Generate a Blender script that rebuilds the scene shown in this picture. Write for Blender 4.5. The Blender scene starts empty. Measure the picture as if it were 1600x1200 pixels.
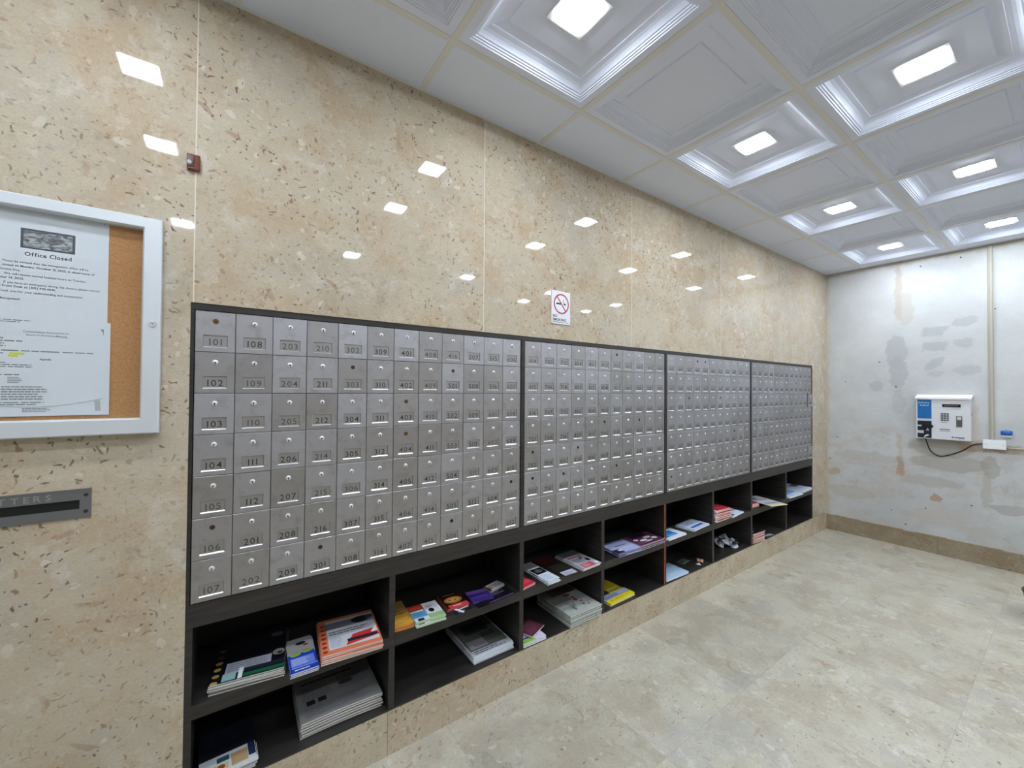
import bpy, math, random
from mathutils import Vector, Matrix
random.seed(7)
S = bpy.context.scene
COL = S.collection

# ------------------------------------------------------------------ camera, world, exposure
F_PX, YAW, PITCH, ROLL = 630.77, 0.6131, 0.0142, 0.0069
CAM = (0.4292, -1.5543, 1.4103)
cam_d = bpy.data.cameras.new('camera')
cam_d.sensor_fit = 'HORIZONTAL'; cam_d.sensor_width = 36.0
cam_d.lens = F_PX / 1600 * 36.0
cam_d.clip_start = 0.02; cam_d.clip_end = 60
cam = bpy.data.objects.new('camera', cam_d); COL.objects.link(cam)
_f = Vector((math.sin(YAW)*math.cos(PITCH), math.cos(YAW)*math.cos(PITCH), math.sin(PITCH)))
_r = Vector((math.cos(YAW), -math.sin(YAW), 0)); _u = _r.cross(_f)
_r2 = math.cos(ROLL)*_r + math.sin(ROLL)*_u
_u2 = -math.sin(ROLL)*_r + math.cos(ROLL)*_u
M4 = Matrix(((_r2.x, _u2.x, -_f.x, CAM[0]), (_r2.y, _u2.y, -_f.y, CAM[1]), (_r2.z, _u2.z, -_f.z, CAM[2]), (0, 0, 0, 1)))
cam.matrix_world = M4
S.camera = cam
w_ = bpy.data.worlds.new('lobby_world'); S.world = w_; w_.use_nodes = True
w_.node_tree.nodes['Background'].inputs[0].default_value = (0.8, 0.88, 1, 1)
w_.node_tree.nodes['Background'].inputs[1].default_value = 0.3
LAMP = 149.0
S.view_settings.view_transform = 'Standard'; S.view_settings.look = 'None'
S.view_settings.gamma = 1; S.view_settings.use_curve_mapping = False
S.view_settings.exposure = 0.0

# ------------------------------------------------------------------ dimensions (metres)
XE, ZC = 5.531, 2.632          # far wall, ceiling
XN, YR = -3.9, -3.95           # near wall, wall behind the camera
T = 0.62; TY = 0.61
RX0, RX1, RZ0, RZ1 = 0.334, 5.152, 0.168, 1.669   # recess for the mailboxes
ZMB, ZMT = 0.7541, 1.648
DEP = 0.345

# ------------------------------------------------------------------ small helpers
def lin(h):
    h = h.lstrip('#'); c = [int(h[i:i+2], 16)/255 for i in (0, 2, 4)]
    return tuple((x/12.92 if x <= .04045 else ((x+.055)/1.055)**2.4) for x in c) + (1,)

class NT:
    """tiny node-graph writer"""
    def __init__(s, name):
        s.m = bpy.data.materials.new(name); s.m.use_nodes = True
        s.t = s.m.node_tree; s.b = s.t.nodes['Principled BSDF']
        s.coord = s.n('ShaderNodeTexCoord').outputs['Object']
    def n(s, typ, **kw):
        x = s.t.nodes.new(typ)
        for k, v in kw.items(): setattr(x, k, v)
        return x
    def set(s, sock, v):
        if isinstance(v, bpy.types.NodeSocket): s.t.links.new(v, sock)
        elif isinstance(v, (tuple, list)) and len(v) == 3 and sock.type == 'RGBA': sock.default_value = tuple(v)+(1,)
        else: sock.default_value = v
    def math(s, op, a, b=None, c=None, clamp=False):
        x = s.n('ShaderNodeMath', operation=op); x.use_clamp = clamp
        for i, v in enumerate((a, b, c)):
            if v is not None: s.set(x.inputs[i], v)
        return x.outputs[0]
    def vmath(s, op, a, b=None):
        x = s.n('ShaderNodeVectorMath', operation=op); s.set(x.inputs[0], a)
        if b is not None:
            if op == 'SCALE': s.set(x.inputs['Scale'], b)
            else: s.set(x.inputs[1], b)
        return x.outputs[0]
    def mix(s, f, a, b, mode='MIX'):
        x = s.n('ShaderNodeMix', data_type='RGBA', blend_type=mode); x.clamp_factor = True
        s.set(x.inputs['Factor'], f); s.set(x.inputs['A'], a); s.set(x.inputs['B'], b)
        return x.outputs['Result']
    def noise(s, vec, scale, det=3, rough=.55, col=False, dist=0):
        x = s.n('ShaderNodeTexNoise'); s.set(x.inputs['Vector'], vec)
        x.inputs['Scale'].default_value = scale; x.inputs['Detail'].default_value = det
        x.inputs['Roughness'].default_value = rough; x.inputs['Distortion'].default_value = dist
        return x.outputs['Color' if col else 'Fac']
    def ss(s, v, a, b, lo=0, hi=1):
        x = s.n('ShaderNodeMapRange', interpolation_type='SMOOTHSTEP'); s.set(x.inputs[0], v)
        x.inputs[1].default_value = a; x.inputs[2].default_value = b
        x.inputs[3].default_value = lo; x.inputs[4].default_value = hi
        return x.outputs[0]
    def sep(s, v):
        x = s.n('ShaderNodeSeparateXYZ'); s.set(x.inputs[0], v); return x.outputs
    def comb(s, a, b, c=0):
        x = s.n('ShaderNodeCombineXYZ'); s.set(x.inputs[0], a); s.set(x.inputs[1], b); s.set(x.inputs[2], c)
        return x.outputs[0]
    def fleck(s, P, scale, a, b, curve, keep, ang0=0.0, spread=6.28):
        """elongated curved flecks, each with its own angle; returns mask"""
        Q = s.vmath('SCALE', P, scale)
        v = s.n('ShaderNodeTexVoronoi', voronoi_dimensions='2D', feature='F1'); s.set(v.inputs['Vector'], Q)
        v.inputs['Scale'].default_value = 1
        d = s.sep(s.vmath('SUBTRACT', Q, v.outputs['Position']))
        c = s.n('ShaderNodeSeparateColor'); s.set(c.inputs[0], v.outputs['Color'])
        R, G, B = c.outputs
        an = s.math('MULTIPLY_ADD', R, spread, ang0)
        co, si = s.math('COSINE', an), s.math('SINE', an)
        x = s.math('ADD', s.math('MULTIPLY', d[0], co), s.math('MULTIPLY', d[1], si))
        y = s.math('SUBTRACT', s.math('MULTIPLY', d[1], co), s.math('MULTIPLY', d[0], si))
        k = s.math('MULTIPLY_ADD', G, 2*curve, -curve)
        y = s.math('ADD', y, s.math('MULTIPLY', k, s.math('MULTIPLY', x, x)))
        size = s.math('MULTIPLY_ADD', G, .8, .6)
        e = s.math('ADD', s.math('POWER', s.math('ABSOLUTE', s.math('DIVIDE', x, s.math('MULTIPLY', size, a))), 2),
                   s.math('POWER', s.math('ABSOLUTE', s.math('DIVIDE', y, b)), 2))
        m = s.ss(e, 1.15, .5)
        return s.math('MULTIPLY', m, s.math('LESS_THAN', B, keep))

_mc = {}
def flat(hexc, rough=.5, metal=0.0, spec=.5, name=None):
    key = (hexc, rough, metal, spec)
    if key not in _mc:
        m = bpy.data.materials.new(name or 'paint_'+hexc.lstrip('#')); m.use_nodes = True
        b = m.node_tree.nodes['Principled BSDF']
        b.inputs['Base Color'].default_value = lin(hexc); b.inputs['Roughness'].default_value = rough
        b.inputs['Metallic'].default_value = metal; b.inputs['Specular IOR Level'].default_value = spec
        _mc[key] = m
    return _mc[key]

# ------------------------------------------------------------------ materials
def stone(name, axes, base, pink, light, grey, rough=.09, seams=(), seam_col='#d9d2c2', seam_w=.0016, tile=None, grey_amt=.4, dark='#5f4834', fl=1.0, stretch=None, mott=1.0):
    g = NT(name); s3 = g.sep(g.coord); P = g.comb(s3[axes[0]], s3[axes[1]], 0)
    P0 = P
    cell = None
    if tile:
        tx, ty, ox, oy = tile
        fx = g.math('DIVIDE', g.math('SUBTRACT', s3[axes[0]], ox), tx); fy = g.math('DIVIDE', g.math('SUBTRACT', s3[axes[1]], oy), ty)
        cell = g.comb(g.math('FLOOR', fx), g.math('FLOOR', fy), 0)
        wn = g.n('ShaderNodeTexWhiteNoise', noise_dimensions='2D'); g.set(wn.inputs['Vector'], cell)
        P = g.vmath('ADD', P, g.vmath('SCALE', wn.outputs['Color'], 13.0))
        tv = wn.outputs['Value']
    else:
        # each slab is cut from a different place of the block
        idx = 0.0
        for sx in seams: idx = g.math('ADD', idx, g.math('GREATER_THAN', s3[axes[0]], sx))
        P = g.vmath('ADD', P, g.comb(g.math('MULTIPLY', idx, 3.7), g.math('MULTIPLY', idx, 5.3), 0)) if seams else P
        tv = None
    if stretch: P = g.vmath('MULTIPLY', P, stretch)
    W = g.vmath('ADD', P, g.vmath('SCALE', g.vmath('SUBTRACT', g.noise(P, 7, 4, col=True), (.5, .5, .5)), .10))
    W2 = g.vmath('ADD', W, g.vmath('SCALE', g.vmath('SUBTRACT', g.noise(P, 26, 4, .7, col=True), (.5, .5, .5)), .035))
    c = g.mix(g.ss(g.noise(W2, 4.5, 6, .65), .44, .62), lin(base), lin(pink))
    c = g.mix(g.math('MULTIPLY', g.ss(g.noise(W2, 3.1, 6, .65), .50, .62), grey_amt), c, lin(grey))
    c = g.mix(g.math('MULTIPLY', g.ss(g.noise(g.vmath('ADD', W2, (5.2, 1.3, 0)), 8, 6, .7), .54, .66), .5*mott), c, lin(light))
    c = g.mix(g.math('MULTIPLY', g.ss(g.noise(g.vmath('ADD', W2, (2.2, 6.3, 0)), 17, 6, .75), .52, .68), .30*mott), c, lin(pink))
    c = g.mix(g.math('MULTIPLY', g.ss(g.noise(g.vmath('ADD', W2, (7.2, 9.3, 0)), 34, 5, .75), .54, .70), .45), c, lin(light))
    c = g.mix(g.math('MULTIPLY', g.ss(g.noise(P, 150, 4, .75), .40, .75), .16), c, lin(dark))
    c = g.mix(g.math('MULTIPLY', g.ss(g.noise(g.vmath('ADD', P, (9, 3, 0)), 60, 5, .75), .56, .72), .34*mott), c, lin(dark))
    c = g.mix(g.math('MULTIPLY', g.ss(g.noise(g.vmath('ADD', W2, (4.2, 2.9, 0)), 11, 7, .8), .53, .66), .26), c, lin('#8f8270'))
    c = g.mix(g.math('MULTIPLY', g.ss(g.noise(g.vmath('ADD', P, (2, 13, 0)), 85, 5, .8), .54, .66), .22), c, lin(light))
    # thin wandering brown veins
    vn = g.math('ABSOLUTE', g.math('SUBTRACT', g.noise(g.vmath('ADD', W2, (1, 4, 0)), 5, 5, .6), .5))
    vm = g.ss(g.noise(g.vmath('ADD', P, (3, 8, 0)), 2.6, 2), .56, .68)
    c = g.mix(g.math('MULTIPLY', g.math('MULTIPLY', g.ss(vn, .012, .002), vm), .5), c, lin('#9a7558'))
    Wf = g.vmath('ADD', P, g.vmath('SCALE', g.vmath('SUBTRACT', g.noise(P, 70, 3, .6, col=True), (.5, .5, .5)), .016))
    dens = g.ss(g.noise(g.vmath('ADD', P, (6, 6, 0)), 2.4, 3), .40, .60, .35, 1.0)
    def lay(off, sc, a, b, cv, kp, col, amt):
        nonlocal c
        m = g.fleck(g.vmath('ADD', Wf, (off, off*1.7, 0)), sc, a, b, cv, kp)
        c = g.mix(g.math('MULTIPLY', g.math('MULTIPLY', m, dens), amt), c, lin(col))
    lay(0, 12, .20, .12, .4, .14, light, .75)
    lay(2.3, 22, .20, .12, .6, .16, light, .70)
    lay(4.1, 8, .26, .06, 1.6, .16, '#a07e62', .55)
    lay(3.1, 12, .17, .032, 2.6, .26*fl, '#735743', .75)
    lay(5.7, 17, .19, .045, 2.4, .26*fl, '#8a6a50', .60)
    lay(1.9, 24, .22, .065, 1.4, .24*fl, dark, .80)
    lay(6.6, 18, .16, .10, .5, .10*fl, '#8a5c40', .7)
    lay(8.9, 46, .22, .10, 1.0, .34*fl, dark, .75)
    if tile:
        c = g.mix(g.math('MULTIPLY', g.math('SUBTRACT', tv, .4), .32), c, lin('#8f8875'))
        ex = g.math('ABSOLUTE', g.math('SUBTRACT', g.math('FRACT', g.math('ADD', fx, .5)), .5))
        ey = g.math('ABSOLUTE', g.math('SUBTRACT', g.math('FRACT', g.math('ADD', fy, .5)), .5))
        jn = g.math('MINIMUM', g.math('MULTIPLY', ex, tx), g.math('MULTIPLY', ey, ty))
        c = g.mix(g.ss(jn, .0020, .0004, 0, .42), c, lin(seam_col))
    for sx in seams:
        dd = g.math('ABSOLUTE', g.math('SUBTRACT', s3[axes[0]], sx))
        c = g.mix(g.ss(dd, seam_w*1.3, seam_w*.7), c, lin(seam_col))
    g.set(g.b.inputs['Base Color'], c)
    g.set(g.b.inputs['Roughness'], g.ss(g.noise(P0, 3, 3), .3, .7, rough*.8, rough*1.3))
    return g.m

M = {}
M['wall'] = stone('marble_wall', (0, 2), '#c1b5a0', '#bba88e', '#d3cdbf', '#b0ab9e', rough=.03, seams=(-0.685, .340, 1.364, 2.390, 3.415, 4.44), seam_w=.0017)
M['plinth'] = stone('marble_plinth', (0, 2), '#cbbea6', '#bfac92', '#d6cdb9', '#b3ac98', rough=.16, seams=(-.15, .949, 2.04, 3.13, 4.22), seam_col='#8b765d', seam_w=.001)
M['base_far'] = stone('marble_base_far', (1, 2), '#a0947c', '#948269', '#b3a88f', '#888070', rough=.35, seams=(-.80, -1.9), seam_col='#5b4a3b', seam_w=.001)
M['wall_o'] = stone('marble_wall_other', (0, 2), '#d0c8bb', '#c8bbaa', '#ddd8ce', '#b9b6ae', seams=(-1.9, -.9, .1, 1.1, 2.1, 3.1, 4.1))
M['wall_n'] = stone('marble_wall_near', (1, 2), '#d0c8bb', '#c8bbaa', '#ddd8ce', '#b9b6ae', seams=(-3.1, -2.1, -1.1))
M['floor'] = stone('marble_floor', (0, 1), '#c5c0ae', '#b6ad9a', '#d5d1c4', '#b0aea6', rough=.30, tile=(.625, .615, -.05, 0), seam_col='#8f8672', grey_amt=.65, dark='#78705f', fl=.35, mott=1.5, stretch=(1.0, 1.0, 1.0))

def ceil_mat():
    g = NT('ceiling_tile_paint')
    c = g.mix(g.ss(g.noise(g.coord, 2, 3), .3, .7), lin('#e2e8fa'), lin('#dee4f5'))
    c = g.mix(g.math('MULTIPLY', g.ss(g.noise(g.coord, 260, 2), .55, .75), .12), c, lin('#a8a8a8'))
    g.set(g.b.inputs['Base Color'], c); g.b.inputs['Roughness'].default_value = .55
    bp_ = g.n('ShaderNodeBump'); bp_.inputs['Strength'].default_value = .08; g.set(bp_.inputs['Height'], g.noise(g.coord, 160, 3))
    g.set(g.b.inputs['Normal'], bp_.outputs[0]); return g.m
M['ceil'] = ceil_mat()
M['tbar'] = flat('#dddcdb', .5, name='grid_bar')

def far_wall():
    g = NT('skimmed_plaster'); s3 = g.sep(g.coord); Y, Z = s3[1], s3[2]
    P = g.comb(Y, Z, 0)
    D = g.vmath('ADD', P, g.vmath('SCALE', g.vmath('SUBTRACT', g.noise(P, 9, 5, .7, col=True), (.5, .5, .5)), .10))
    d = g.sep(D)
    D2 = g.vmath('ADD', P, g.vmath('SCALE', g.vmath('SUBTRACT', g.noise(P, 11, 7, .8, col=True), (.5, .5, .5)), .13))
    d2 = g.sep(D2)
    c = g.mix(g.ss(g.noise(P, 1.7, 5, .6), .35, .65), lin('#cfd1d1'), lin('#c2c5c6'))
    low = g.ss(Z, 1.25, .95)
    c = g.mix(g.math('MULTIPLY', g.ss(g.noise(g.vmath('MULTIPLY', D, (1, 1.8, 1)), 3.0, 6, .7), .44, .62), g.math('MULTIPLY_ADD', low, .5, .15)), c, lin('#c2bab0'))
    c = g.mix(g.math('MULTIPLY', g.ss(g.noise(D, 7, 6, .75), .54, .70), g.math('MULTIPLY_ADD', low, .42, .10)), c, lin('#b0a79b'))
    c = g.mix(g.math('MULTIPLY', g.ss(g.noise(P, 70, 4, .8), .60, .75), .25), c, lin('#8c8680'))
    def blob(y, z, ry, rz, col, amt, box=False, fine=False, skew=0):
        nonlocal c
        q = d2 if fine else d
        yy = g.math('SUBTRACT', q[0], y); zz = g.math('SUBTRACT', q[1], z)
        if skew: yy = g.math('ADD', yy, g.math('MULTIPLY', zz, skew))
        yy = g.math('ABSOLUTE', g.math('DIVIDE', yy, ry)); zz = g.math('ABSOLUTE', g.math('DIVIDE', zz, rz))
        e = g.math('MAXIMUM', yy, zz) if box else g.math('ADD', g.math('MULTIPLY', yy, yy), g.math('MULTIPLY', zz, zz))
        c = g.mix(g.math('MULTIPLY', g.ss(e, 1.15, .8), amt*.85), c, lin(col))
    GR = '#afb3b4'; TN = '#b7a894'
    blob(-.555, 2.35, .022, .26, TN, .65, True, True)            # scraped joint from ceiling down
    blob(-.60, 2.18, .06, .16, '#bfb6aa', .6, False, True)
    blob(-.54, 1.79, .075, .16, GR, .9, False, True); blob(-.55, 1.60, .06, .16, GR, .85, False, True)
    blob(-.40, 1.47, .05, .05, GR, .7, False, True); blob(-.55, 1.32, .045, .12, GR, .5, False, True)
    blob(-.79, 1.955, .075, .042, GR, .95, True, True, .5); blob(-.965, 2.02, .08, .04, GR, .9, False, True, .4)
    blob(-.79, 1.815, .08, .04, GR, .95, True, True); blob(-.96, 1.835, .06, .035, GR, .8, False, True)
    blob(-.79, 1.67, .05, .055, GR, .8, False, True, .8); blob(-.79, 1.58, .05, .03, GR, .6, False, True); blob(-.98, 1.60, .09, .04, GR, .6, False, True)
    blob(-.555, .90, .016, .13, TN, .5, True, True); blob(-.56, .72, .02, .085, '#b08f70', .8, True, True)
    blob(-.82, .93, .20, .085, '#a19b91', .75, False, False); blob(-.86, .80, .24, .07, '#a8a096', .6)
    blob(-.99, 1.12, .055, .18, '#c4b09a', .55, True, True); blob(-1.09, .955, .17, .03, '#a3876c', .7, True, True)
    blob(-1.10, .80, .055, .09, '#a39a8b', .6, False, True); blob(-1.08, .62, .03, .16, '#aaa08f', .45, False, True)
    blob(-.79, .49, .045, .03, '#b08a6c', .85, False, True); blob(-.06, .60, .06, .035, '#b39c80', .8, False, True)
    blob(-.20, .42, .20, .06, '#b9b2a4', .5); blob(-1.22, .48, .12, .04, '#9d9c98', .6)
    blob(-.30, .78, .26, .05, '#bdb8ae', .6); blob(-.75, .62, .2, .05, '#aea79c', .5)
    blob(-1.2, .12, 9, .05, '#aaa091', .0)
    # browner line under the ceiling, tan strip at the marble corner
    c = g.mix(g.math('MULTIPLY', g.ss(d2[1], 2.56, 2.62), .55), c, lin('#a89b88'))
    c = g.mix(g.math('MULTIPLY', g.ss(d2[0], -.04, -.012), .5), c, lin('#c8b79a'))
    hole = g.fleck(P, 3.4, .022, .022, 0, .34)
    c = g.mix(hole, c, lin('#58544f'))
    g.set(g.b.inputs['Base Color'], c); g.b.inputs['Roughness'].default_value = .62
    b = g.n('ShaderNodeBump'); b.inputs['Strength'].default_value = .25; b.inputs['Distance'].default_value = .01
    g.set(b.inputs['Height'], g.noise(D, 12, 6, .6)); g.set(g.b.inputs['Normal'], b.outputs[0])
    return g.m
M['far'] = far_wall()

def steel():
    g = NT('brushed_aluminium')
    oi = g.n('ShaderNodeObjectInfo')
    st = g.noise(g.vmath('ADD', g.vmath('MULTIPLY', g.coord, (14, 14, 400)), g.vmath('SCALE', g.comb(oi.outputs['Random'], oi.outputs['Random'], 0), 50)), 1, 3)
    sm = g.noise(g.vmath('ADD', g.coord, g.vmath('SCALE', g.comb(oi.outputs['Random'], 0, oi.outputs['Random']), 9)), 22, 4, .65)
    c = g.mix(oi.outputs['Random'], lin('#a6a4a4'), lin('#b4b4b9'))
    c = g.mix(g.ss(sm, .45, .75, 0, .45), c, lin('#8b847b'))
    g.set(g.b.inputs['Base Color'], c); g.b.inputs['Metallic'].default_value = .85
    r = g.math('ADD', g.math('MULTIPLY', st, .10), g.math('MULTIPLY_ADD', oi.outputs['Random'], .10, .34))
    g.set(g.b.inputs['Roughness'], r); return g.m
M['steel'] = steel()
M['steel_plate'] = flat('#a5a3a2', .45, .85, name='worn_aluminium')
M['steel_lit'] = flat('#d8d8d8', .35, .9, name='painted_lit_aluminium')  # paler copy of the plate metal: light caught by the sill, put into colour
M['nickel'] = flat('#dcdcdf', .32, .5, name='nickel')
M['black'] = flat('#060606', .6, name='black')
M['num'] = flat('#34312f', .6, name='engraved_black')
M['num_w'] = flat('#5e5b58', .55, .5, name='engraved_worn')
M['rust'] = flat('#3a231b', .7, name='rusty_brown')
def darkwood():
    g = NT('dark_laminate')
    n = g.noise(g.vmath('MULTIPLY', g.coord, (3, 3, 40)), 1.5, 5, .65)
    c = g.mix(g.ss(n, .35, .7), lin('#24211f'), lin('#353230'))
    c = g.mix(g.math('MULTIPLY', g.ss(g.noise(g.coord, 25, 4, .7), .6, .8), .3), c, lin('#55504b'))
    g.set(g.b.inputs['Base Color'], c); g.b.inputs['Roughness'].default_value = .42; return g.m
M['wood'] = darkwood()
M['wood_shade'] = flat('#0e0d0c', .6, name='laminate_painted_shade')  # near-black copy of the laminate; shade deep in the cubbies put into colour
M['orange_edge'] = flat('#9a5637', .5, name='bare_wood_edge')
def emis():
    m = bpy.data.materials.new('led_diffuser'); m.use_nodes = True; b = m.node_tree.nodes['Principled BSDF']
    b.inputs['Base Color'].default_value = (.8, .8, .8, 1)
    b.inputs['Emission Color'].default_value = (.865, .942, 1.035, 1); b.inputs['Emission Strength'].default_value = LAMP
    return m
M['led'] = emis()
M['white'] = flat('#e6e7e8', .4, name='white_enamel')
M['alu'] = flat('#d3d8dc', .45, .25, name='silver_paint')
def cork():
    g = NT('cork'); c = g.mix(g.ss(g.noise(g.coord, 150, 4, .8), .3, .7), lin('#b07c4c'), lin('#c9935f'))
    c = g.mix(g.ss(g.noise(g.vmath('MULTIPLY', g.coord, (1, 1, 3)), 40, 4), .5, .8, 0, .4), c, lin('#9c6b40'))
    g.set(g.b.inputs['Base Color'], c); g.b.inputs['Roughness'].default_value = .9; return g.m
M['cork'] = cork()
def glass():
    m = bpy.data.materials.new('clear_acrylic'); m.use_nodes = True; t = m.node_tree; t.nodes.clear()
    o = t.nodes.new('ShaderNodeOutputMaterial'); mx = t.nodes.new('ShaderNodeMixShader'); tr = t.nodes.new('ShaderNodeBsdfTransparent')
    gl = t.nodes.new('ShaderNodeBsdfGlossy'); gl.inputs['Roughness'].default_value = .03; mx.inputs[0].default_value = .035
    tr.inputs[0].default_value = (.97, .98, .98, 1)
    t.links.new(tr.outputs[0], mx.inputs[1]); t.links.new(gl.outputs[0], mx.inputs[2]); t.links.new(mx.outputs[0], o.inputs[0])
    return m
M['acrylic'] = glass()
def photo_grey():
    g = NT('grey_aerial_picture'); P = g.vmath('MULTIPLY', g.coord, (1, 1, 2.2))
    n = g.noise(P, 38, 5, .6, dist=1.5)
    g.set(g.b.inputs['Base Color'], g.mix(g.ss(n, .35, .65), lin('#5c5e62'), lin('#b9bcc0'))); g.b.inputs['Roughness'].default_value = .6
    return g.m
M['photo'] = photo_grey()

# ------------------------------------------------------------------ mesh builder
class MB:
    def __init__(s): s.v = []; s.f = []; s.m = []; s.mats = []
    def mi(s, m):
        if m not in s.mats: s.mats.append(m)
        return s.mats.index(m)
    def face(s, pts, m):
        i = len(s.v); s.v += [tuple(p) for p in pts]; s.f.append(tuple(range(i, i+len(pts)))); s.m.append(s.mi(m))
    def box(s, x0, x1, y0, y1, z0, z1, m, bev=0):
        if bev > 0:
            b = bev; i = len(s.v); k = s.mi(m)
            P = []
            for (X, Y, Z, sx, sy, sz) in [(x, y, z, a, c, d) for x, a in ((x0, 1), (x1, -1)) for y, c in ((y0, 1), (y1, -1)) for z, d in ((z0, 1), (z1, -1))]:
                P += [(X+sx*b, Y+sy*b, Z), (X+sx*b, Y, Z+sz*b), (X, Y+sy*b, Z+sz*b)]
            s.v += P
            # corner idx c = 4*ix+2*iy+iz ; verts 3c+{0:z-face,1:y-face,2:x-face}
            def q(*a): s.f.append(tuple(i+t for t in a)); s.m.append(k)
            c = lambda ix, iy, iz, w: 3*(4*ix+2*iy+iz)+w
            q(c(0,0,0,0), c(0,1,0,0), c(1,1,0,0), c(1,0,0,0)); q(c(0,0,1,0), c(1,0,1,0), c(1,1,1,0), c(0,1,1,0))
            q(c(0,0,0,1), c(1,0,0,1), c(1,0,1,1), c(0,0,1,1)); q(c(0,1,0,1), c(0,1,1,1), c(1,1,1,1), c(1,1,0,1))
            q(c(0,0,0,2), c(0,0,1,2), c(0,1,1,2), c(0,1,0,2)); q(c(1,0,0,2), c(1,1,0,2), c(1,1,1,2), c(1,0,1,2))
            for a in (0, 1):
                for d in (0, 1):
                    q(c(0,a,d,0), c(1,a,d,0), c(1,a,d,1), c(0,a,d,1)); q(c(a,0,d,0), c(a,1,d,0), c(a,1,d,2), c(a,0,d,2)); q(c(a,d,0,1), c(a,d,1,1), c(a,d,1,2), c(a,d,0,2))
                    for e in (0, 1): q(c(a,d,e,0), c(a,d,e,1), c(a,d,e,2))
            return
        i = len(s.v); k = s.mi(m)
        s.v += [(x0,y0,z0),(x1,y0,z0),(x1,y1,z0),(x0,y1,z0),(x0,y0,z1),(x1,y0,z1),(x1,y1,z1),(x0,y1,z1)]
        for f in ((0,3,2,1),(4,5,6,7),(0,1,5,4),(1,2,6,5),(2,3,7,6),(3,0,4,7)): s.f.append(tuple(i+t for t in f)); s.m.append(k)
    def lathe(s, prof, m, org=(0, 0, 0), ax=(0, -1, 0), n=24, mats=None):
        """prof: list of (radius, along axis)"""
        A = Vector(ax).normalized(); U = A.orthogonal().normalized(); V = A.cross(U); O = Vector(org)
        i = len(s.v)
        for r, h in prof:
            for k in range(n):
                t = 2*math.pi*k/n; s.v.append(tuple(O + A*h + (U*math.cos(t)+V*math.sin(t))*r))
        for j in range(len(prof)-1):
            mm = s.mi(mats[j] if mats else m)
            for k in range(n):
                a = i+j*n+k; b = i+j*n+(k+1) % n; s.f.append((a, b, b+n, a+n)); s.m.append(mm)
    def tube(s, pts, r, m, n=10):
        pts = [Vector(p) for p in pts]; i = len(s.v); k = s.mi(m); prev = None
        for j, p in enumerate(pts):
            d = (pts[min(j+1, len(pts)-1)] - pts[max(j-1, 0)]).normalized()
            U = d.orthogonal().normalized() if prev is None else (prev - d*prev.dot(d)).normalized()
            prev = U; V = d.cross(U)
            for q in range(n): t = 2*math.pi*q/n; s.v.append(tuple(p+(U*math.cos(t)+V*math.sin(t))*r))
        for j in range(len(pts)-1):
            for q in range(n):
                a = i+j*n+q; b = i+j*n+(q+1) % n; s.f.append((a, b, b+n, a+n)); s.m.append(k)
        s.f.append(tuple(i+q for q in range(n))); s.m.append(k)
        s.f.append(tuple(i+(len(pts)-1)*n+q for q in reversed(range(n)))); s.m.append(k)
    def mesh(s, name):
        me = bpy.data.meshes.new(name); me.from_pydata(s.v, [], s.f)
        for m in s.mats: me.materials.append(m)
        me.polygons.foreach_set('material_index', s.m); me.validate(); me.update()
        import bmesh
        bm = bmesh.new(); bm.from_mesh(me); bmesh.ops.remove_doubles(bm, verts=bm.verts, dist=1e-6); bmesh.ops.recalc_face_normals(bm, faces=bm.faces); bm.to_mesh(me); bm.free()
        return me
    def build(s, name, parent=None, loc=(0, 0, 0), rot=(0, 0, 0), smooth=False, raw=False):
        me = s.mesh(name)
        return link(name, me, parent, loc, rot, smooth)

def link(name, me, parent=None, loc=(0, 0, 0), rot=(0, 0, 0), smooth=False):
    o = bpy.data.objects.new(name, me); COL.objects.link(o); o.location = loc; o.rotation_euler = rot
    if parent: o.parent = parent
    if smooth and me: me.polygons.foreach_set('use_smooth', [True]*len(me.polygons))
    return o
def tag(o, label, cat, group=None, kind=None):
    o['label'] = label; o['category'] = cat
    if group: o['group'] = group
    if kind: o['kind'] = kind
    return o
def thing(name, loc, label, cat, group=None, rot=(0, 0, 0)):
    return tag(link(name, None, None, loc, rot), label, cat, group)
def struct(o): o['kind'] = 'structure'; return o

# ------------------------------------------------------------------ glyphs
_gl = {}
def glyph(ch, bold=0.0):
    if (ch, bold) not in _gl:
        cu = bpy.data.curves.new('g', 'FONT'); cu.body = ch; cu.size = 1.0; cu.offset = bold; cu.resolution_u = 2
        o = bpy.data.objects.new('g', cu); COL.objects.link(o)
        dg = bpy.context.evaluated_depsgraph_get(); me = bpy.data.meshes.new_from_object(o.evaluated_get(dg))
        vs = [(v.co.x, v.co.y) for v in me.vertices]; fs = [tuple(p.vertices) for p in me.polygons]
        cu.body = ch + 'I'
        bpy.data.objects.remove(o); bpy.data.curves.remove(cu); bpy.data.meshes.remove(me)
        xs = [v[0] for v in vs] or [0, .3]
        _gl[(ch, bold)] = (vs, fs, min(xs), max(xs))
    return _gl[(ch, bold)]
def text(mb, txt, org, U, V, size, m, bold=0.0, align='l', track=.07, wx=1.0, off=None):
    """flat lettering; org baseline start, U right, V up"""
    segs = []; x = 0
    for ch in txt:
        if ch == ' ': x += .30; continue
        vs, fs, a, b = glyph(ch, bold)
        if ch == '1': pad = .06
        else: pad = 0
        segs.append((vs, fs, x - a + pad)); x += (b - a) + track + 2*pad
    tot = (x - track)*size*wx
    s0 = {'l': 0, 'c': -tot/2, 'r': -tot}[align]
    O = Vector(org); U = Vector(U); V = Vector(V); k = mb.mi(m)
    for vs, fs, dx in segs:
        i = len(mb.v)
        for (a, b) in vs: mb.v.append(tuple(O + U*(s0+(a+dx)*size*wx) + V*(b*size)))
        for f in fs: mb.f.append(tuple(i+t for t in f)); mb.m.append(k)
    return tot
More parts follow.
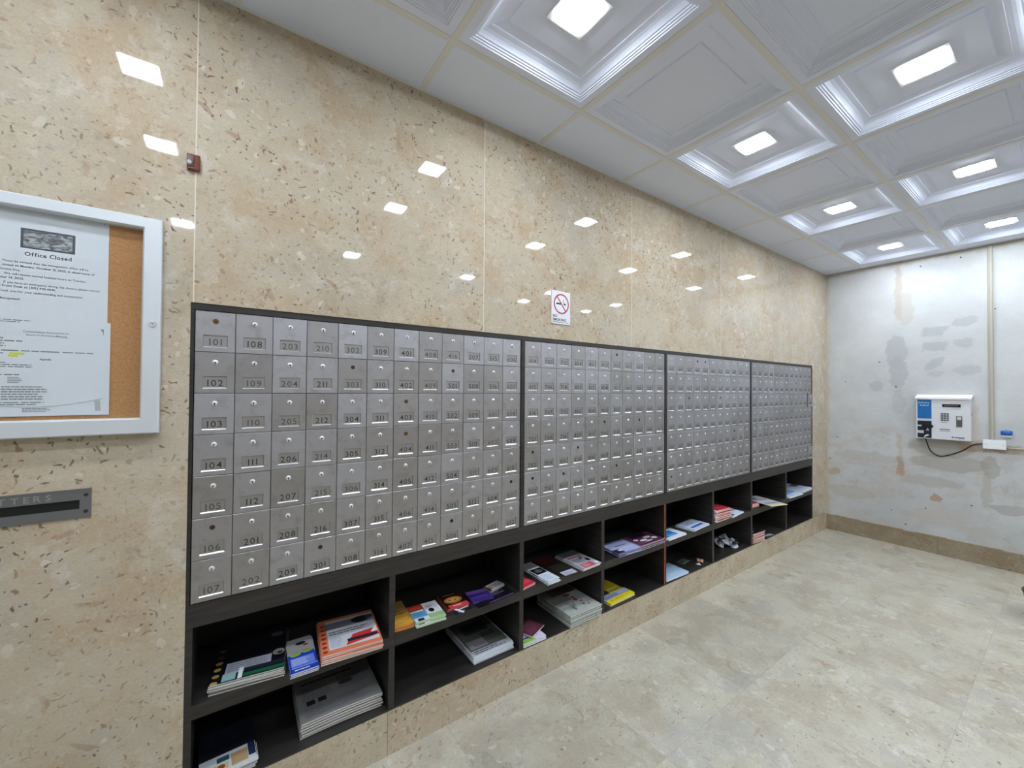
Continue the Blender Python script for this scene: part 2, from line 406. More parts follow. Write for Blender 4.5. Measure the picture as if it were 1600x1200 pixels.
def bars(mb, u0, v0, u1, v1, n, m, pl, seed=0, ragged=.35, fill=.45):
    """rows of illegible small print"""
    R = random.Random(seed); h = (v1-v0)/n
    for j in range(n):
        e = u1 - (u1-u0)*R.random()*ragged; x = u0; vb = v1 - (j+1)*h + h*(1-fill)/2
        while x < e:
            L = min((u1-u0)*R.uniform(.06, .17), e-x)
            pl(x, vb, x+L*.86, vb+h*fill, m); x += L

# ------------------------------------------------------------------ room shell
def quad_wall(name, mats, rects, y0, y1, ax='y'):
    mb = MB()
    for (a0, a1, z0, z1, m) in rects: mb.box(a0, a1, y0, y1, z0, z1, M[m])
    return struct(mb.build(name))
quad_wall('wall_left', None, [(XN, RX0, 0, ZC+.1, 'wall'), (RX1, XE, RZ0, ZC+.1, 'wall'), (RX0, RX1, RZ1, ZC+.1, 'wall')], 0, .40)
quad_wall('baseboard_left', None, [(RX0, XE, 0, RZ0-.0008, 'plinth')], .0004, .40)
mb = MB(); mb.box(RX0, RX1, .385, .40, RZ0, RZ1, M['black']); struct(mb.build('trim_1'))
mb = MB(); mb.box(XE, XE+.12, YR, .40, 0, ZC+.1, M['far']); struct(mb.build('wall_far'))
mb = MB(); mb.box(XN-.1, XE+.1, YR-.1, YR, 0, ZC+.1, M['wall_o']); struct(mb.build('wall_right'))
mb = MB(); mb.box(XN-.1, XN, YR, 0, 0, ZC+.1, M['wall_n']); struct(mb.build('wall_near'))
mb = MB(); mb.box(XN-.1, XE+.1, YR-.1, .40, -.1, 0, M['floor']); struct(mb.build('floor'))
# ragged stone base on the far wall
mb = MB(); R = random.Random(3); y = 0.0; top = .150
while y > YR:
    y2 = max(y - R.uniform(.04, .14), YR); t2 = .150 + R.uniform(-.004, .004) + (.004 if R.random() < .15 else 0)
    mb.box(XE-.018, XE, y2, y, 0, t2, M['base_far']); y = y2
struct(mb.build('baseboard_far'))

# ceiling: coffered cells, flat border cells, grid of bars
XT = 1.0585; Y1 = -.2882
prof = [(.298, 0), (.268, 0), (.266, .005), (.261, .0055), (.259, .011), (.254, .0115), (.252, .017), (.247, .0185), (.243, .026), (.236, .036),
        (.226, .044), (.215, .048), (.211, .049), (.209, .053), (.172, .0600), (.168, .0535), (.160, .0535)]
mb = MB(); CM = M['ceil']
xs = [XT + k*T for k in range(-8, 8)]; ys = [Y1 - k*TY for k in range(0, 6)]
for ix in range(len(xs)-1):
    for iy in range(len(ys)-1):
        x0, x1 = xs[ix], xs[ix+1]; y1, y0 = ys[iy], ys[iy+1]
        cx, cy = (x0+x1)/2, (y0+y1)/2
        rings = [[(x0, y0, ZC), (x1, y0, ZC), (x1, y1, ZC), (x0, y1, ZC)]]
        for h, dz in [(p_[0], p_[1]*.78) for p_ in prof]:
            rings.append([(cx+sx*h, cy+sy*h*TY/T, ZC+dz) for sx, sy in ((-1, -1), (1, -1), (1, 1), (-1, 1))])
        for a, b in zip(rings[:-1], rings[1:]):
            for k in range(4): mb.face([a[k], a[(k+1) % 4], b[(k+1) % 4], b[k]], CM)
        mb.face(rings[-1], CM)
mb.face([(XN, Y1, ZC), (XE, Y1, ZC), (XE, 0, ZC), (XN, 0, ZC)], CM)
mb.face([(xs[-1], YR, ZC), (XE, YR, ZC), (XE, Y1, ZC), (xs[-1], Y1, ZC)], CM)
mb.face([(XN, YR, ZC), (xs[0], YR, ZC), (xs[0], Y1, ZC), (XN, Y1, ZC)], CM)
mb.face([(xs[0], YR, ZC), (xs[-1], YR, ZC), (xs[-1], ys[-1], ZC), (xs[0], ys[-1], ZC)], CM)
mb.box(XN, XE, YR, 0, ZC+.075, ZC+.10, CM)
ceil = struct(mb.build('ceiling'))
mb = MB(); g_ = .012; zb = ZC-.002
for y in ys: mb.box(XN, XE, y-g_, y+g_, zb, ZC+.004, M['tbar'])
for x in xs: mb.box(x-g_, x+g_, YR, 0, zb+.0004, ZC+.0035, M['tbar'])
mb.box(XN, XE, -.010, 0, zb-.0005, ZC+.003, M['tbar']); mb.box(XE-.010, XE, YR, 0, zb-.0007, ZC+.003, M['tbar'])
mb.build('ceiling_grid', ceil)

# ------------------------------------------------------------------ recessed LED lights
def ceiling_light(x, y, label, group=None):
    z = ZC + .0535*.78
    t = thing('ceiling_light', (x, y, z), label, 'ceiling light', group)
    mb = MB(); a, b = .078, .060
    for (x0, x1, y0, y1) in ((-a, a, -a, -b), (-a, a, b, a), (-a, -b, -b, b), (b, a, -b, b)):
        mb.box(x0, x1, y0, y1, -.004, .0005, M['white'])
    mb.build('light_frame', t)
    mb = MB(); mb.box(-b+.0005, b-.0005, -b+.0005, b-.0005, -.007, 0, M['led'], .002); mb.build('light_diffuser', t)
lx = [XT + T/2 + 2*T*k for k in range(-4, 4)]
names = {(4, 0): 'square recessed ceiling light nearest the camera, cut by the top edge of the photo',
         (5, 0): 'square ceiling light in the wall-side row, second from the camera, above the banks',
         (6, 0): 'square ceiling light in the wall-side row, third from the camera',
         (7, 0): 'smallest square ceiling light of the wall-side row, nearest the far wall',
         (5, 1): 'long-looking ceiling light in the coffer at the upper right of the photo',
         (6, 1): 'middle ceiling light of the right-hand row by the right edge',
         (7, 1): 'ceiling light of the right-hand row nearest the far wall above the conduit'}
for iy, y in enumerate((Y1-TY*.5, Y1-TY*1.5, Y1-TY*3.5, Y1-TY*4.5)):
    for ix, x in enumerate(lx):
        if ix < 2 or (iy == 3 and ix < 6): continue
        if (ix, iy) in names: ceiling_light(x, y, names[(ix, iy)], 'square lights in the coffered ceiling')
        else: ceiling_light(x, y, 'square recessed ceiling light outside the photo, seen only as glints in the marble', 'ceiling lights beyond the photo')

# ------------------------------------------------------------------ dark wood cubby unit framing the mailbox banks
unit = thing('cubby_unit', (RX0, 0, RZ0), 'long dark wood unit set in the marble wall, open cubbies below the metal mailboxes', 'shelf unit')
def up(name, boxes, mat='wood', label=None):
    mb = MB()
    for b in boxes: mb.box(b[0]-RX0, b[1]-RX0, b[2], b[3], b[4]-RZ0, b[5]-RZ0, M[mat])
    o = mb.build(name, unit)
    if label: o['label'] = label
    return o
w1, w2, w3, w4 = .1026, .1023, .1022, .1034
banks = [(.3444, 12, w1), (1.6008, 11, w2), (2.7501, 11, w3), (3.8994, 12, w4)]
ends = [b[0]+b[1]*b[2] for b in banks]
SH_T, SH_B = .450, .408; RAILB = .684; BT = .1745
e_ = .0003
up('side_panel', [(RX0+e_, .352, .002, DEP, RZ0+e_, RAILB), (RX0+e_, .3432, .002, DEP, ZMB-.0008, ZMT)])
up('side_panel', [(5.1315, RX1-e_, .002, DEP, RZ0+e_, RAILB), (5.1415, RX1-e_, .002, DEP, ZMB-.0008, ZMT)])
up('top_strip', [(RX0+e_, RX1-e_, .003, .06, ZMT+.001, RZ1-e_)])
up('rail', [(RX0+e_, RX1-e_, .0015, .03, RAILB+.0002, ZMB-.001)])
for a, b in zip(ends[:3], [b[0] for b in banks[1:]]):
    up('mullion', [(a+.0015, b-.0015, .0005, .05, ZMB-.0008, ZMT+.0008)])
divs = [.963, 1.589, 2.153, 2.732, 3.311, 3.895, 4.547]
hw = .0115
for i, d in enumerate(divs):
    up('divider', [(d-hw, d+hw, .003, DEP, BT+.0003, RAILB-.0002)], 'wood')
up('edge_strip', [(2.732-hw, 2.732-hw+.006, -.0005, .0028, BT+.0003, RAILB-.0002)], 'orange_edge', 'orange bare wood edge')
cuts = [.352] + divs + [5.1315]
for i in range(8):
    a = cuts[i] + (hw if i else 0) + .0003; b = cuts[i+1] - (hw if i < 7 else 0) - .0003
    up('shelf', [(a, b, .002, DEP, SH_B, SH_T)])
up('bottom_board', [(.3523, 5.1312, .0012, DEP, RZ0+e_, BT)])
up('back_panel', [(.3436, 5.1412, DEP+.0004, .36, RZ0+e_, ZMT)], 'wood_shade')

# ------------------------------------------------------------------ mailbox banks
H = (ZMT-ZMB)/7
def door_mesh(w, h):
    """sheet door with a recessed number window low on its face"""
    mb = MB(); g = .0006; t = .006; b = .0012
    x0, x1, z0, z1 = g, w-g, g, h-g
    px0, px1, pz0, pz1 = .20*w, .80*w, .115*h, .415*h; d = .0028
    st = M['steel']
    O = [(x0, z0), (x1, z0), (x1, z1), (x0, z1)]; I = [(x0+b, z0+b), (x1-b, z0+b), (x1-b, z1-b), (x0+b, z1-b)]
    Wn = [(px0, pz0), (px1, pz0), (px1, pz1), (px0, pz1)]
    Wi = [(px0+.0010, pz0+.0032), (px1-.0010, pz0+.0032), (px1-.0010, pz1-.0006), (px0+.0010, pz1-.0006)]
    def P(l, y): return [(x, y, z) for x, z in l]
    o0, i0, w0, w1_, bk = P(O, b), P(I, 0), P(Wn, 0), P(Wi, d), P(O, t)
    for a, c, m in ((bk, o0, st), (o0, i0, st), (i0, w0, st)):
        for k in range(4): mb.face([a[k], a[(k+1) % 4], c[(k+1) % 4], c[k]], m)
    for k in range(4): mb.face([w0[k], w0[(k+1) % 4], w1_[(k+1) % 4], w1_[k]], M['steel_lit'] if k == 0 else M['steel_plate'])
    mb.face(w1_, M['steel_plate']); mb.face(bk, st)
    return mb.mesh('mailbox_door')
def lock_mesh():
    mb = MB(); mb.lathe([(.0082, 0), (.0079, .0014), (.0064, .0027), (.0036, .0034), (.0001, .0035)], M['nickel'], n=20)
    mb.box(-.0010, .0010, -.0038, -.0010, -.0062, .001, M['black']); mb.lathe([(.0021, .0030), (.0021, .0038), (.0001, .0038)], M['black'], org=(0, 0, .0002), n=10)
    me = mb.mesh('lock'); me.polygons.foreach_set('use_smooth', [True]*len(me.polygons)); return me
def hole_mesh(m1, m2):
    mb = MB(); mb.lathe([(.0072, 0), (.0072, .0006), (.0058, .0007), (.0056, .0001), (.0001, .0001)], m1, n=18, mats=[m1, m1, m2, m2]); return mb.mesh('lock_hole')
LM = lock_mesh(); HM = hole_mesh(M['rust'], M['rust']); HB = hole_mesh(M['black'], M['black']); 
def rusty_lock():
    mb = MB(); r = flat('#6b5236', .5, .6); mb.lathe([(.0078, 0), (.0078, .0012), (.0066, .0020), (.0001, .0017)], r, n=18)
    mb.box(-.001, .001, -.0026, -.0016, -.0045, .002, M['black']); return mb.mesh('lock')
RL = rusty_lock()
seq = []
for fl in range(1, 30):
    if fl == 13: continue
    for u in (range(1, 13) if fl == 1 else [q for q in range(1, 17) if q != 13]): seq.append(str(fl*100+u))
missing = {0: {(4, 1): HM, (8, 1): HM, (0, 5): HM, (3, 6): HM, (8, 6): HB, (11, 5): HB, (0, 0): RL, (6, 2): RL, (6, 3): RL, (5, 0): 0},
           1: {(6, 0): HB, (8, 3): HB, (5, 3): HB, (3, 4): HM, (0, 5): HB, (2, 5): HB, (6, 5): HB, (0, 4): HB},
           2: {(0, 6): HB, (2, 2): HB, (4, 0): HB, (8, 4): HB, (3, 0): HB, (6, 2): HB},
           3: {(7, 3): HB, (8, 1): HB}}
blabs = ['nearest bank of square metal mailboxes, with the clearly read numbers 101 to 401 at left',
         'second metal mailbox bank from the camera, beneath and right of the no smoking sign',
         'third metal mailbox bank from the camera, narrow in view between two dark mullions',
         'farthest metal mailbox bank, beside the bare plaster far wall, a door ajar at its end']
NPM = {}
si = 0; R = random.Random(11)
for bi, (sx, nc, w) in enumerate(banks):
    bank = thing('mailbox_bank', (sx, .003, ZMB), blabs[bi], 'mailboxes', 'mailbox banks in the dark frame')
    mb = MB(); mb.box(.0005, nc*w-.0005, .0095, DEP-.01, .0005, 7*H-.0005, flat('#5a5653', .6, name='cabinet_grey')); mb.build('cabinet_body', bank)
    dm = door_mesh(w, H)
    for c in range(nc):
        for r in range(7):
            rx, rz = R.gauss(0, .0045), R.gauss(0, .0045)
            ajar = 0
            if bi == 3 and c == 11 and r in (2, 6): ajar = 1
            wz = (6-r)*H
            d = link('mailbox_door', dm, bank, (c*w, .0015 + R.uniform(-.0004, .0004), wz), (rx*.5, 0, rz*.5))
            if ajar:
                mb = MB(); mb.box(c*w-.004, c*w+.0075, .0070, .0093, wz+.004, wz+H-.004, M['black']); mb.build('gap_shade_strip', bank)  # black strip stands in for the shade inside the ajar door's gap
                d.location = (c*w+.0035, -.003, wz); d.rotation_euler = (0, 0, -.05)
            lm = missing[bi].get((c, r), LM)
            if lm == 0: lm = LM
            lo = link('lock' if lm in (LM, RL) else 'lock_hole', lm, d, (w*.5, -.0001, H*.755))
            if lm in (LM,): lo.rotation_euler = (0, R.uniform(-.25, .25), 0)
            mb = MB(); s = seq[si]; si += 1
            worn = R.random() < .5
            text(mb, s, (w*.5, .0024, H*.175), (1, 0, 0), (0, 0, 1), 0.0285 if len(s) == 3 else .026, M['num_w'] if worn else M['num'], bold=.004, align='c', track=.14, wx=1.05 if len(s) == 3 else .85)
            mb.build('number', d)
            if r == 3 and False: pass

# ------------------------------------------------------------------ notice board
NB = thing('notice_board', (-.45, -.0005, 1.280), 'silver-framed locking notice board with cork backing on the marble at left', 'notice board')
bx0, bx1, bz0, bz1 = -.45, .2685, 1.280, 1.8905
def nb(x0, x1, y0, y1, z0, z1, m, bev=0):
    return (x0-bx0, x1-bx0, y0, y1, z0-bz0, z1-bz0, m, bev)
mb = MB(); fw = .041
A = M['alu']
def mitre(mb, outer, inner, yf, ych):
    o = [(outer[0], outer[2]), (outer[1], outer[2]), (outer[1], outer[3]), (outer[0], outer[3])]
    i = [(inner[0], inner[2]), (inner[1], inner[2]), (inner[1], inner[3]), (inner[0], inner[3])]
    L = lambda pts, y, s=0: [(x-bx0, y, z-bz0) for x, z in pts]
    o2 = [(o[0][0]+.003, o[0][1]+.003), (o[1][0]-.003, o[1][1]+.003), (o[2][0]-.003, o[2][1]-.003), (o[3][0]+.003, o[3][1]-.003)]
    i2 = [(i[0][0]-.004, i[0][1]-.004), (i[1][0]+.004, i[1][1]-.004), (i[2][0]+.004, i[2][1]+.004), (i[3][0]-.004, i[3][1]+.004)]
    rings = [L(o, 0), L(o, yf+.003), L(o2, yf), L(i2, yf), L(i, ych), L(i, -.004)]
    for a, b in zip(rings[:-1], rings[1:]):
        for k in range(4): mb.face([a[k], a[(k+1) % 4], b[(k+1) % 4], b[k]], A)
mitre(mb, (bx0, bx1, bz0, bz1), (bx0+fw, bx1-fw, bz0+fw+.003, bz1-fw+.008), -.032, -.026)
mb.build('frame', NB)
mb = MB(); mb.box(*nb(bx0+.002, bx1-.002, -.006, 0, bz0+.002, bz1-.002, M['cork'])[:7]); mb.build('cork_panel', NB)
mb = MB(); mb.box(*nb(bx0+fw-.002, bx1-fw+.002, -.0245, -.023, bz0+fw, bz1-fw+.006, M['acrylic'])[:7]); mb.build('acrylic_door', NB)
mb = MB(); mb.lathe([(.0095, 0), (.0095, .002), (.0082, .0035), (.0070, .0032), (.0060, .0045), (.0001, .0045)], M['nickel'], org=(.252-bx0, -.032, 1.590-bz0), n=24)
mb.box(.252-bx0-.0028, .252-bx0+.0028, -.0372, -.0363, 1.590-bz0-.0007, 1.590-bz0+.0007, M['black']); mb.build('lock', NB)

INK = flat('#55585c', .7); INK2 = flat('#84888c', .7); PAP = flat('#dfe2e8', .55, name='white_paper'); TEAL = flat('#3b8a86', .6)
def planexz(mb, y):
    def pl(x0, z0, x1, z1, m): mb.face([(x0, y, z0), (x1, y, z0), (x1, y, z1), (x0, y, z1)], m)
    return pl
# top sheet
mb = MB(); y = -.0085
mb.box(-.135, .1555, -.0082, -.0072, 1.52, 1.8785, PAP)
pl = planexz(mb, y); pl(-.0045, 1.7615, .0915, 1.812, flat('#55565c', .6)); pl2 = planexz(mb, y-.0002); pl2(.0005, 1.7655, .0865, 1.807, M['photo'])
U, V = (1, 0, 0), (0, 0, 1)
text(mb, 'Office Closed', (.0440, y, 1.7425), U, V, .0140, INK, .018, 'c', wx=.98)
ln = [('Please be advised that the management office will be', 0, 1.722, .117), ('closed on Monday, October 13, 2025, in observance of', 1, 1.7115, .129), ('Columbus Day.', 0, 1.701, -.003),
      ('We will resume normal business hours on Tuesday,', 0, 1.690, .113), ('October 14, 2025.', 1, 1.680, .003), ('If you have an emergency during this closure, please contact', 0, 1.668, .140),
      ('the Front Desk at (305) 940-0041.', 1, 1.659, .058), ('Thank you for your understanding and cooperation.', 0, 1.6465, .108), ('Management', 0, 1.628, -.003)]
for s_, b, z, xr in ln: text(mb, s_, (xr, y, z), U, V, .0076, INK, .02 if b else .006, 'r', wx=.90)
for q in ((.133, 1.867, .146, 1.8655), ): pl(q[0], q[3]-.001, q[2], q[1], INK)
mb.face([(.146, y, 1.8665), (.1475, y, 1.851), (.1440, y, 1.862), (.136, y, 1.8665)], INK)
tag(mb.build('notice_sheet'), 'upper white notice headed Office Closed with a grey picture, inside the notice board', 'notice')
# lower sheet
mb = MB(); y2 = -.0102
mb.box(-.140, .1625, -.0098, -.0088, 1.3345, 1.5855, PAP)
pl = planexz(mb, y2)
text(mb, 'Condominium Association Inc.', (.045, y2, 1.5475), U, V, .0066, INK2, .01, 'c')
text(mb, 'Board of Directors Meeting', (.045, y2, 1.5395), U, V, .0060, INK2, .01, 'c')
bars(mb, -.11, 1.570, .02, 1.579, 2, INK2, pl, 1, .2); bars(mb, -.12, 1.508, .02, 1.534, 4, INK2, pl, 2); bars(mb, -.12, 1.497, .135, 1.503, 1, INK2, pl, 3, .05)
pl(-.018, 1.490, .007, 1.4955, flat('#d9dc4a', .6)); pl(-.02, 1.4845, -.004, 1.4895, flat('#d9dc4a', .6)); bars(mb, -.12, 1.484, -.022, 1.496, 2, INK2, pl, 4, .2)
text(mb, 'Agenda', (.043, y2, 1.478), U, V, .0062, INK, .02, 'c')
bars(mb, -.12, 1.437, .022, 1.472, 7, INK2, pl, 5, .5); bars(mb, -.02, 1.418, .006, 1.435, 4, INK2, pl, 6); bars(mb, -.03, 1.375, .05, 1.412, 6, INK2, pl, 7, .4); bars(mb, -.12, 1.362, .055, 1.372, 2, INK2, pl, 8, .3)
bars(mb, .005, 1.344, .055, 1.356, 3, INK2, pl, 9, .3)
mb.face([(.143, y2, 1.567), (.149, y2, 1.567), (.1495, y2, 1.548), (.1475, y2, 1.560)], TEAL)
for k in range(24):
    a = -.09 + k*.01; b = a+.01; fz = lambda t: 1.357 + 1.3*(t-.02)**2
    mb.face([(a, y2, fz(a)), (b, y2, fz(b)), (b, y2, fz(b)+.0009), (a, y2, fz(a)+.0009)], flat('#7f9ba0', .6))
mb.face([(.136, y2, 1.345), (.147, y2, 1.346), (.145, y2, 1.374), (.134, y2, 1.373)], flat('#b9bab9', .6))
tag(mb.build('notice_sheet'), 'lower white agenda sheet with a teal corner and yellow highlighting, inside the notice board', 'notice')
mb = MB(); mb.lathe([(.0040, 0), (.0044, .004), (.0028, .006), (.0040, .011), (.0001, .012)], flat('#a7a4a8', .3), org=(0, 0, 0), n=14)
tag(mb.build('push_pin', None, (.038, -.0084, 1.8655), smooth=True), 'small grey push pin at the top of the upper notice', 'push pin')

# ------------------------------------------------------------------ letters slot, clip, no smoking sign
LS = thing('letter_slot', (-.143, 0, 1.060), 'grey metal mail slot plate reading LETTERS, let into the marble at left', 'mail slot')
mb = MB(); X0, X1, Z0, Z1 = 0, .274, 0, .077; sx0, sx1, sz0, sz1 = .024, .252, .024, .048
SM = flat('#8d8f94', .42, .9, name='slot_metal')
for (a, b, c, d) in ((X0, X1, Z0, sz0), (X0, X1, sz1, Z1), (X0, sx0, sz0, sz1), (sx1, X1, sz0, sz1)): mb.box(a, b, -.004, -.0002, c, d, SM)
mb.box(X0+.001, X1-.001, -.0052, -.004, Z1-.0035, Z1-.001, SM); mb.box(sx0, sx1, -.0052, -.004, sz1, sz1+.002, SM)
mb.build('plate', LS)
mb = MB(); mb.box(sx0-.0005, sx1+.0005, -.0012, -.0006, sz0-.0005, sz1+.0005, M['black']); mb.build('slot_shade', LS)  # black sheet stands in for the darkness of the open slot
mb = MB(); text(mb, 'LETTERS', (.137, -.0043, .0535), U, V, .0225, flat('#b9bcc0', .35, .9), .012, 'c', track=.32, wx=1.05); mb.build('lettering', LS)
for a in (.010, .264):
    for c in (.016, .060):
        mb = MB(); mb.lathe([(.0048, 0), (.0044, .0012), (.0001, .0018)], flat('#4a3f3c', .5, .6), org=(a, -.004, c), n=16); mb.build('screw', LS)

mb = MB(); BR = NT('amber_plastic'); BR.b.inputs['Base Color'].default_value = lin('#6e2c18'); BR.b.inputs['Roughness'].default_value = .12; BR.b.inputs['Coat Weight'].default_value = .6
mb.box(.319, .351, -.014, -.0004, 2.067, 2.1135, BR.m, .002)
cl = thing('wall_clip', (.335, 0, 2.067), 'small glossy brown block fixed over the white marble joint above the notice board', 'clip')
for i_ in range(len(mb.v)): v = mb.v[i_]; mb.v[i_] = (v[0]-.335, v[1], v[2]-2.067)
mb.build('block', cl)
mb = MB(); mb.box(-.0155, .0015, -.0165, -.0142, .008, .040, flat('#3a1c1a', .15), .001); mb.lathe([(.0062, 0), (.0050, .004), (.0001, .0055)], flat('#e8e0e4', .1, .3), org=(-.0095, -.0165, .0185), n=14)  # dark centre, plus a pale dome standing in for the block's highlight
mb.build('dark_centre_glint', cl)

NS = thing('no_smoking_sign', (1.761, 0, 1.748), 'white acrylic NO SMOKING sign with a red ring on the marble above the mailboxes', 'sign')
mb = MB(); mb.box(0, .128, -.0042, -.0003, 0, .170, flat('#e3e3ea', .25), .0012); mb.build('sign_plate', NS)
mb = MB(); yb = -.0045; RED = flat('#b02f33', .45); BK = flat('#1a1719', .5); cx, cz, ro, ri = .066, .105, .052, .0445
for k in range(56):
    a, b = 2*math.pi*k/56, 2*math.pi*(k+1)/56
    P = lambda r, t: (cx+r*math.cos(t), yb, cz+r*math.sin(t)); mb.face([P(ri, a), P(ro, a), P(ro, b), P(ri, b)], RED)
t = math.radians(-50); du = Vector((math.cos(t), 0, math.sin(t))); dn = Vector((-math.sin(t), 0, math.cos(t)))*.0035; c0 = Vector((cx, yb-.0003, cz))
mb.face([c0-du*ri-dn, c0+du*ri-dn, c0+du*ri+dn, c0-du*ri+dn], RED); mb.build('prohibition_ring', NS)
mb = MB(); pl = planexz(mb, yb-.0001)
pl(cx-.035, cz-.004, cx+.002, cz+.004, BK); pl(cx+.016, cz-.004, cx+.030, cz+.004, BK)
for k in range(10):
    a = k/10*4.6+.3; b = a+.46; q = lambda t, r: (cx+.010+.0075*math.cos(t)*r+t*.0032, yb-.0001, cz+.028-.0065*t*.75+.006*math.sin(t)*r)
    mb.face([q(a, 1), q(b, 1), q(b, .55), q(a, .55)], flat('#4a4850', .5))
mb.build('cigarette_symbol', NS)
mb = MB(); text(mb, 'NO', (.009, yb, .0345), U, V, .0185, BK, .03); text(mb, 'SMOKING', (.009, yb, .0165), U, V, .0185, BK, .03, wx=1.06)
pl = planexz(mb, yb); bars(mb, .009, .0075, .118, .0125, 1, flat('#6d6d7c', .5), pl, 3, 0, .7); pl(.009, .0500, .118, .0507, flat('#b0b0ba', .5)); mb.build('lettering', NS)

# ------------------------------------------------------------------ far wall fittings
PH = thing('entry_phone', (XE, -.848, 1.008), 'white wall-mounted intercom box with a blue panel and keypad on the far wall', 'intercom')
# local: x towards room is negative, y from +.165 (left) to -.165 (right)
mb = MB(); WH = flat('#dcdde2', .4); D_ = .085; YL, YRr, ZB_, ZT_ = .166, -.158, 0, .350
mb.box(-D_, -.0003, YRr, YL, ZB_, ZT_, WH, .003); mb.build('housing', PH)
mb = MB(); i0 = [(-D_-.012, YL+.004, ZT_-.004), (-D_-.012, YRr-.006, ZT_-.004), (-.001, YRr-.006, ZT_+.030), (-.001, YL+.004, ZT_+.030)]
j0 = [(-D_-.012, YL+.004, ZT_+.010), (-D_-.012, YRr-.006, ZT_+.010), (-.001, YRr-.006, ZT_+.034), (-.001, YL+.004, ZT_+.034)]
WW = flat('#f2f4f6', .4)
for k in range(4): mb.face([i0[k], i0[(k+1) % 4], j0[(k+1) % 4], j0[k]], WW)
mb.face(i0, WW); mb.face(j0, WW); mb.build('hood', PH)
def planeyz(mb, x):
    def pl(y0, z0, y1, z1, m): mb.face([(x, y0, z0), (x, y1, z0), (x, y1, z1), (x, y0, z1)], m)
    return pl
xf = -D_-.0006
# panel coordinates: u 0..1 left->right, v 0..1 bottom->top
def uv(u, v): return (YL + (YRr-YL)*u, ZB_ + (ZT_-ZB_)*v)
def rect(mb, x, u0, v0, u1, v1, m, th=None):
    a, b = uv(u0, v0); c, d = uv(u1, v1)
    if th: mb.box(x-th, x, c, a, b, d, m)
    else: planeyz(mb, x)(a, b, c, d, m)
mb = MB(); rect(mb, -D_-.0001, .03, .50, .30, .97, flat('#1f6cb0', .35), .0012); pl = planeyz(mb, xf-.001)
for vv, a, b, n in ((.90, .05, .27, 4), (.835, .08, .25, 3)):
    for k in range(n*3):
        t0 = a+(b-a)*k/(n*3); y0, z0 = uv(t0, vv-.016); y1, z1 = uv(t0+(b-a)/(n*3)*.75, vv+.016 if k % 4 == 0 else vv+.004); pl(y0, z0, y1, z1, flat('#bcd7ee', .4))
mb.build('blue_panel', PH)['label'] = 'blue panel with two lines of pale lettering'
mb = MB(); rect(mb, -D_-.0001, .03, .02, .30, .44, flat('#1d2230', .35), .0010); 
for r in ((.03, .44, .30, .475), (.03, .30, .11, .335), (.03, .13, .15, .20)): rect(mb, xf-.0006, *r, flat('#c2ccd2', .4))
a, b = uv(.19, .28); c, d = uv(.26, .20); mb.face([(xf-.001, uv(.225, .27)[0], uv(.225, .27)[1]), (xf-.001, uv(.19, .20)[0], uv(.19, .20)[1]), (xf-.001, uv(.26, .20)[0], uv(.26, .20)[1])], flat('#a8adb2', .4))
mb.face([(xf-.001, *uv(.15, .03)), (xf-.001, *uv(.26, .09)), (xf-.001, *uv(.22, .11)), (xf-.001, *uv(.17, .08))], flat('#dfe3e8', .4))
mb.build('picture_panel', PH)
mb = MB(); rect(mb, -D_-.0012, .12, .285, .33, .34, M['black'], .010); mb.build('latch', PH)
mb = MB(); rect(mb, -D_-.0001, .50, .80, .83, .87, flat('#23252c', .2), .0015); pl = planeyz(mb, -D_-.0018)
for k in range(9): y0, z0 = uv(.54+k*.028, .825); y1, z1 = uv(.56+k*.028, .845); pl(y0, z0, y1, z1, flat('#777c86', .4))
mb.build('display', PH)
for r in range(4):
    for c in range(3):
        mb = MB(); u0, v0 = .475+c*.052, .46+r*.052; rect(mb, -D_-.0001, u0, v0, u0+.040, v0+.034, flat('#55575e', .4), .003); mb.build('key', PH)
mb = MB(); rect(mb, -D_-.0001, .75, .33, .855, .59, flat('#5d5a58', .4), .003); rect(mb, -D_-.0032, .765, .50, .84, .575, flat('#c9cbc8', .4), .0008); mb.build('card_reader', PH)
mb = MB()
for r in ((.45, .245, .64, .262), (.45, .21, .64, .220), (.49, .415, .58, .425)): rect(mb, xf, *r, flat('#5a565c', .5))
rect(mb, xf, .34, .775, .84, .779, flat('#a9a9ae', .5)); rect(mb, xf, .50, .745, .83, .752, flat('#b4b0b4', .5))
rect(mb, xf, .715, .06, .895, .085, flat('#5f7396', .4)); rect(mb, xf, .78, .045, .89, .055, flat('#8a97b0', .4))
mb.lathe([(.0065, 0), (.0065, .0008), (.0001, .0008)], flat('#52678d', .4), org=(xf, uv(.685, .072)[0], uv(.685, .072)[1]), ax=(-1, 0, 0), n=16)
mb.build('printed_marks', PH)
mb = MB()
mb.lathe([(.012, 0), (.012, .004), (.007, .005), (.0001, .005)], flat('#b9bab8', .4, .3), org=(-.045, YRr, .225), ax=(0, -1, 0), n=18, mats=[flat('#b9bab8', .4, .3)]*2+[M['black']]*2)
mb.build('key_lock', PH)

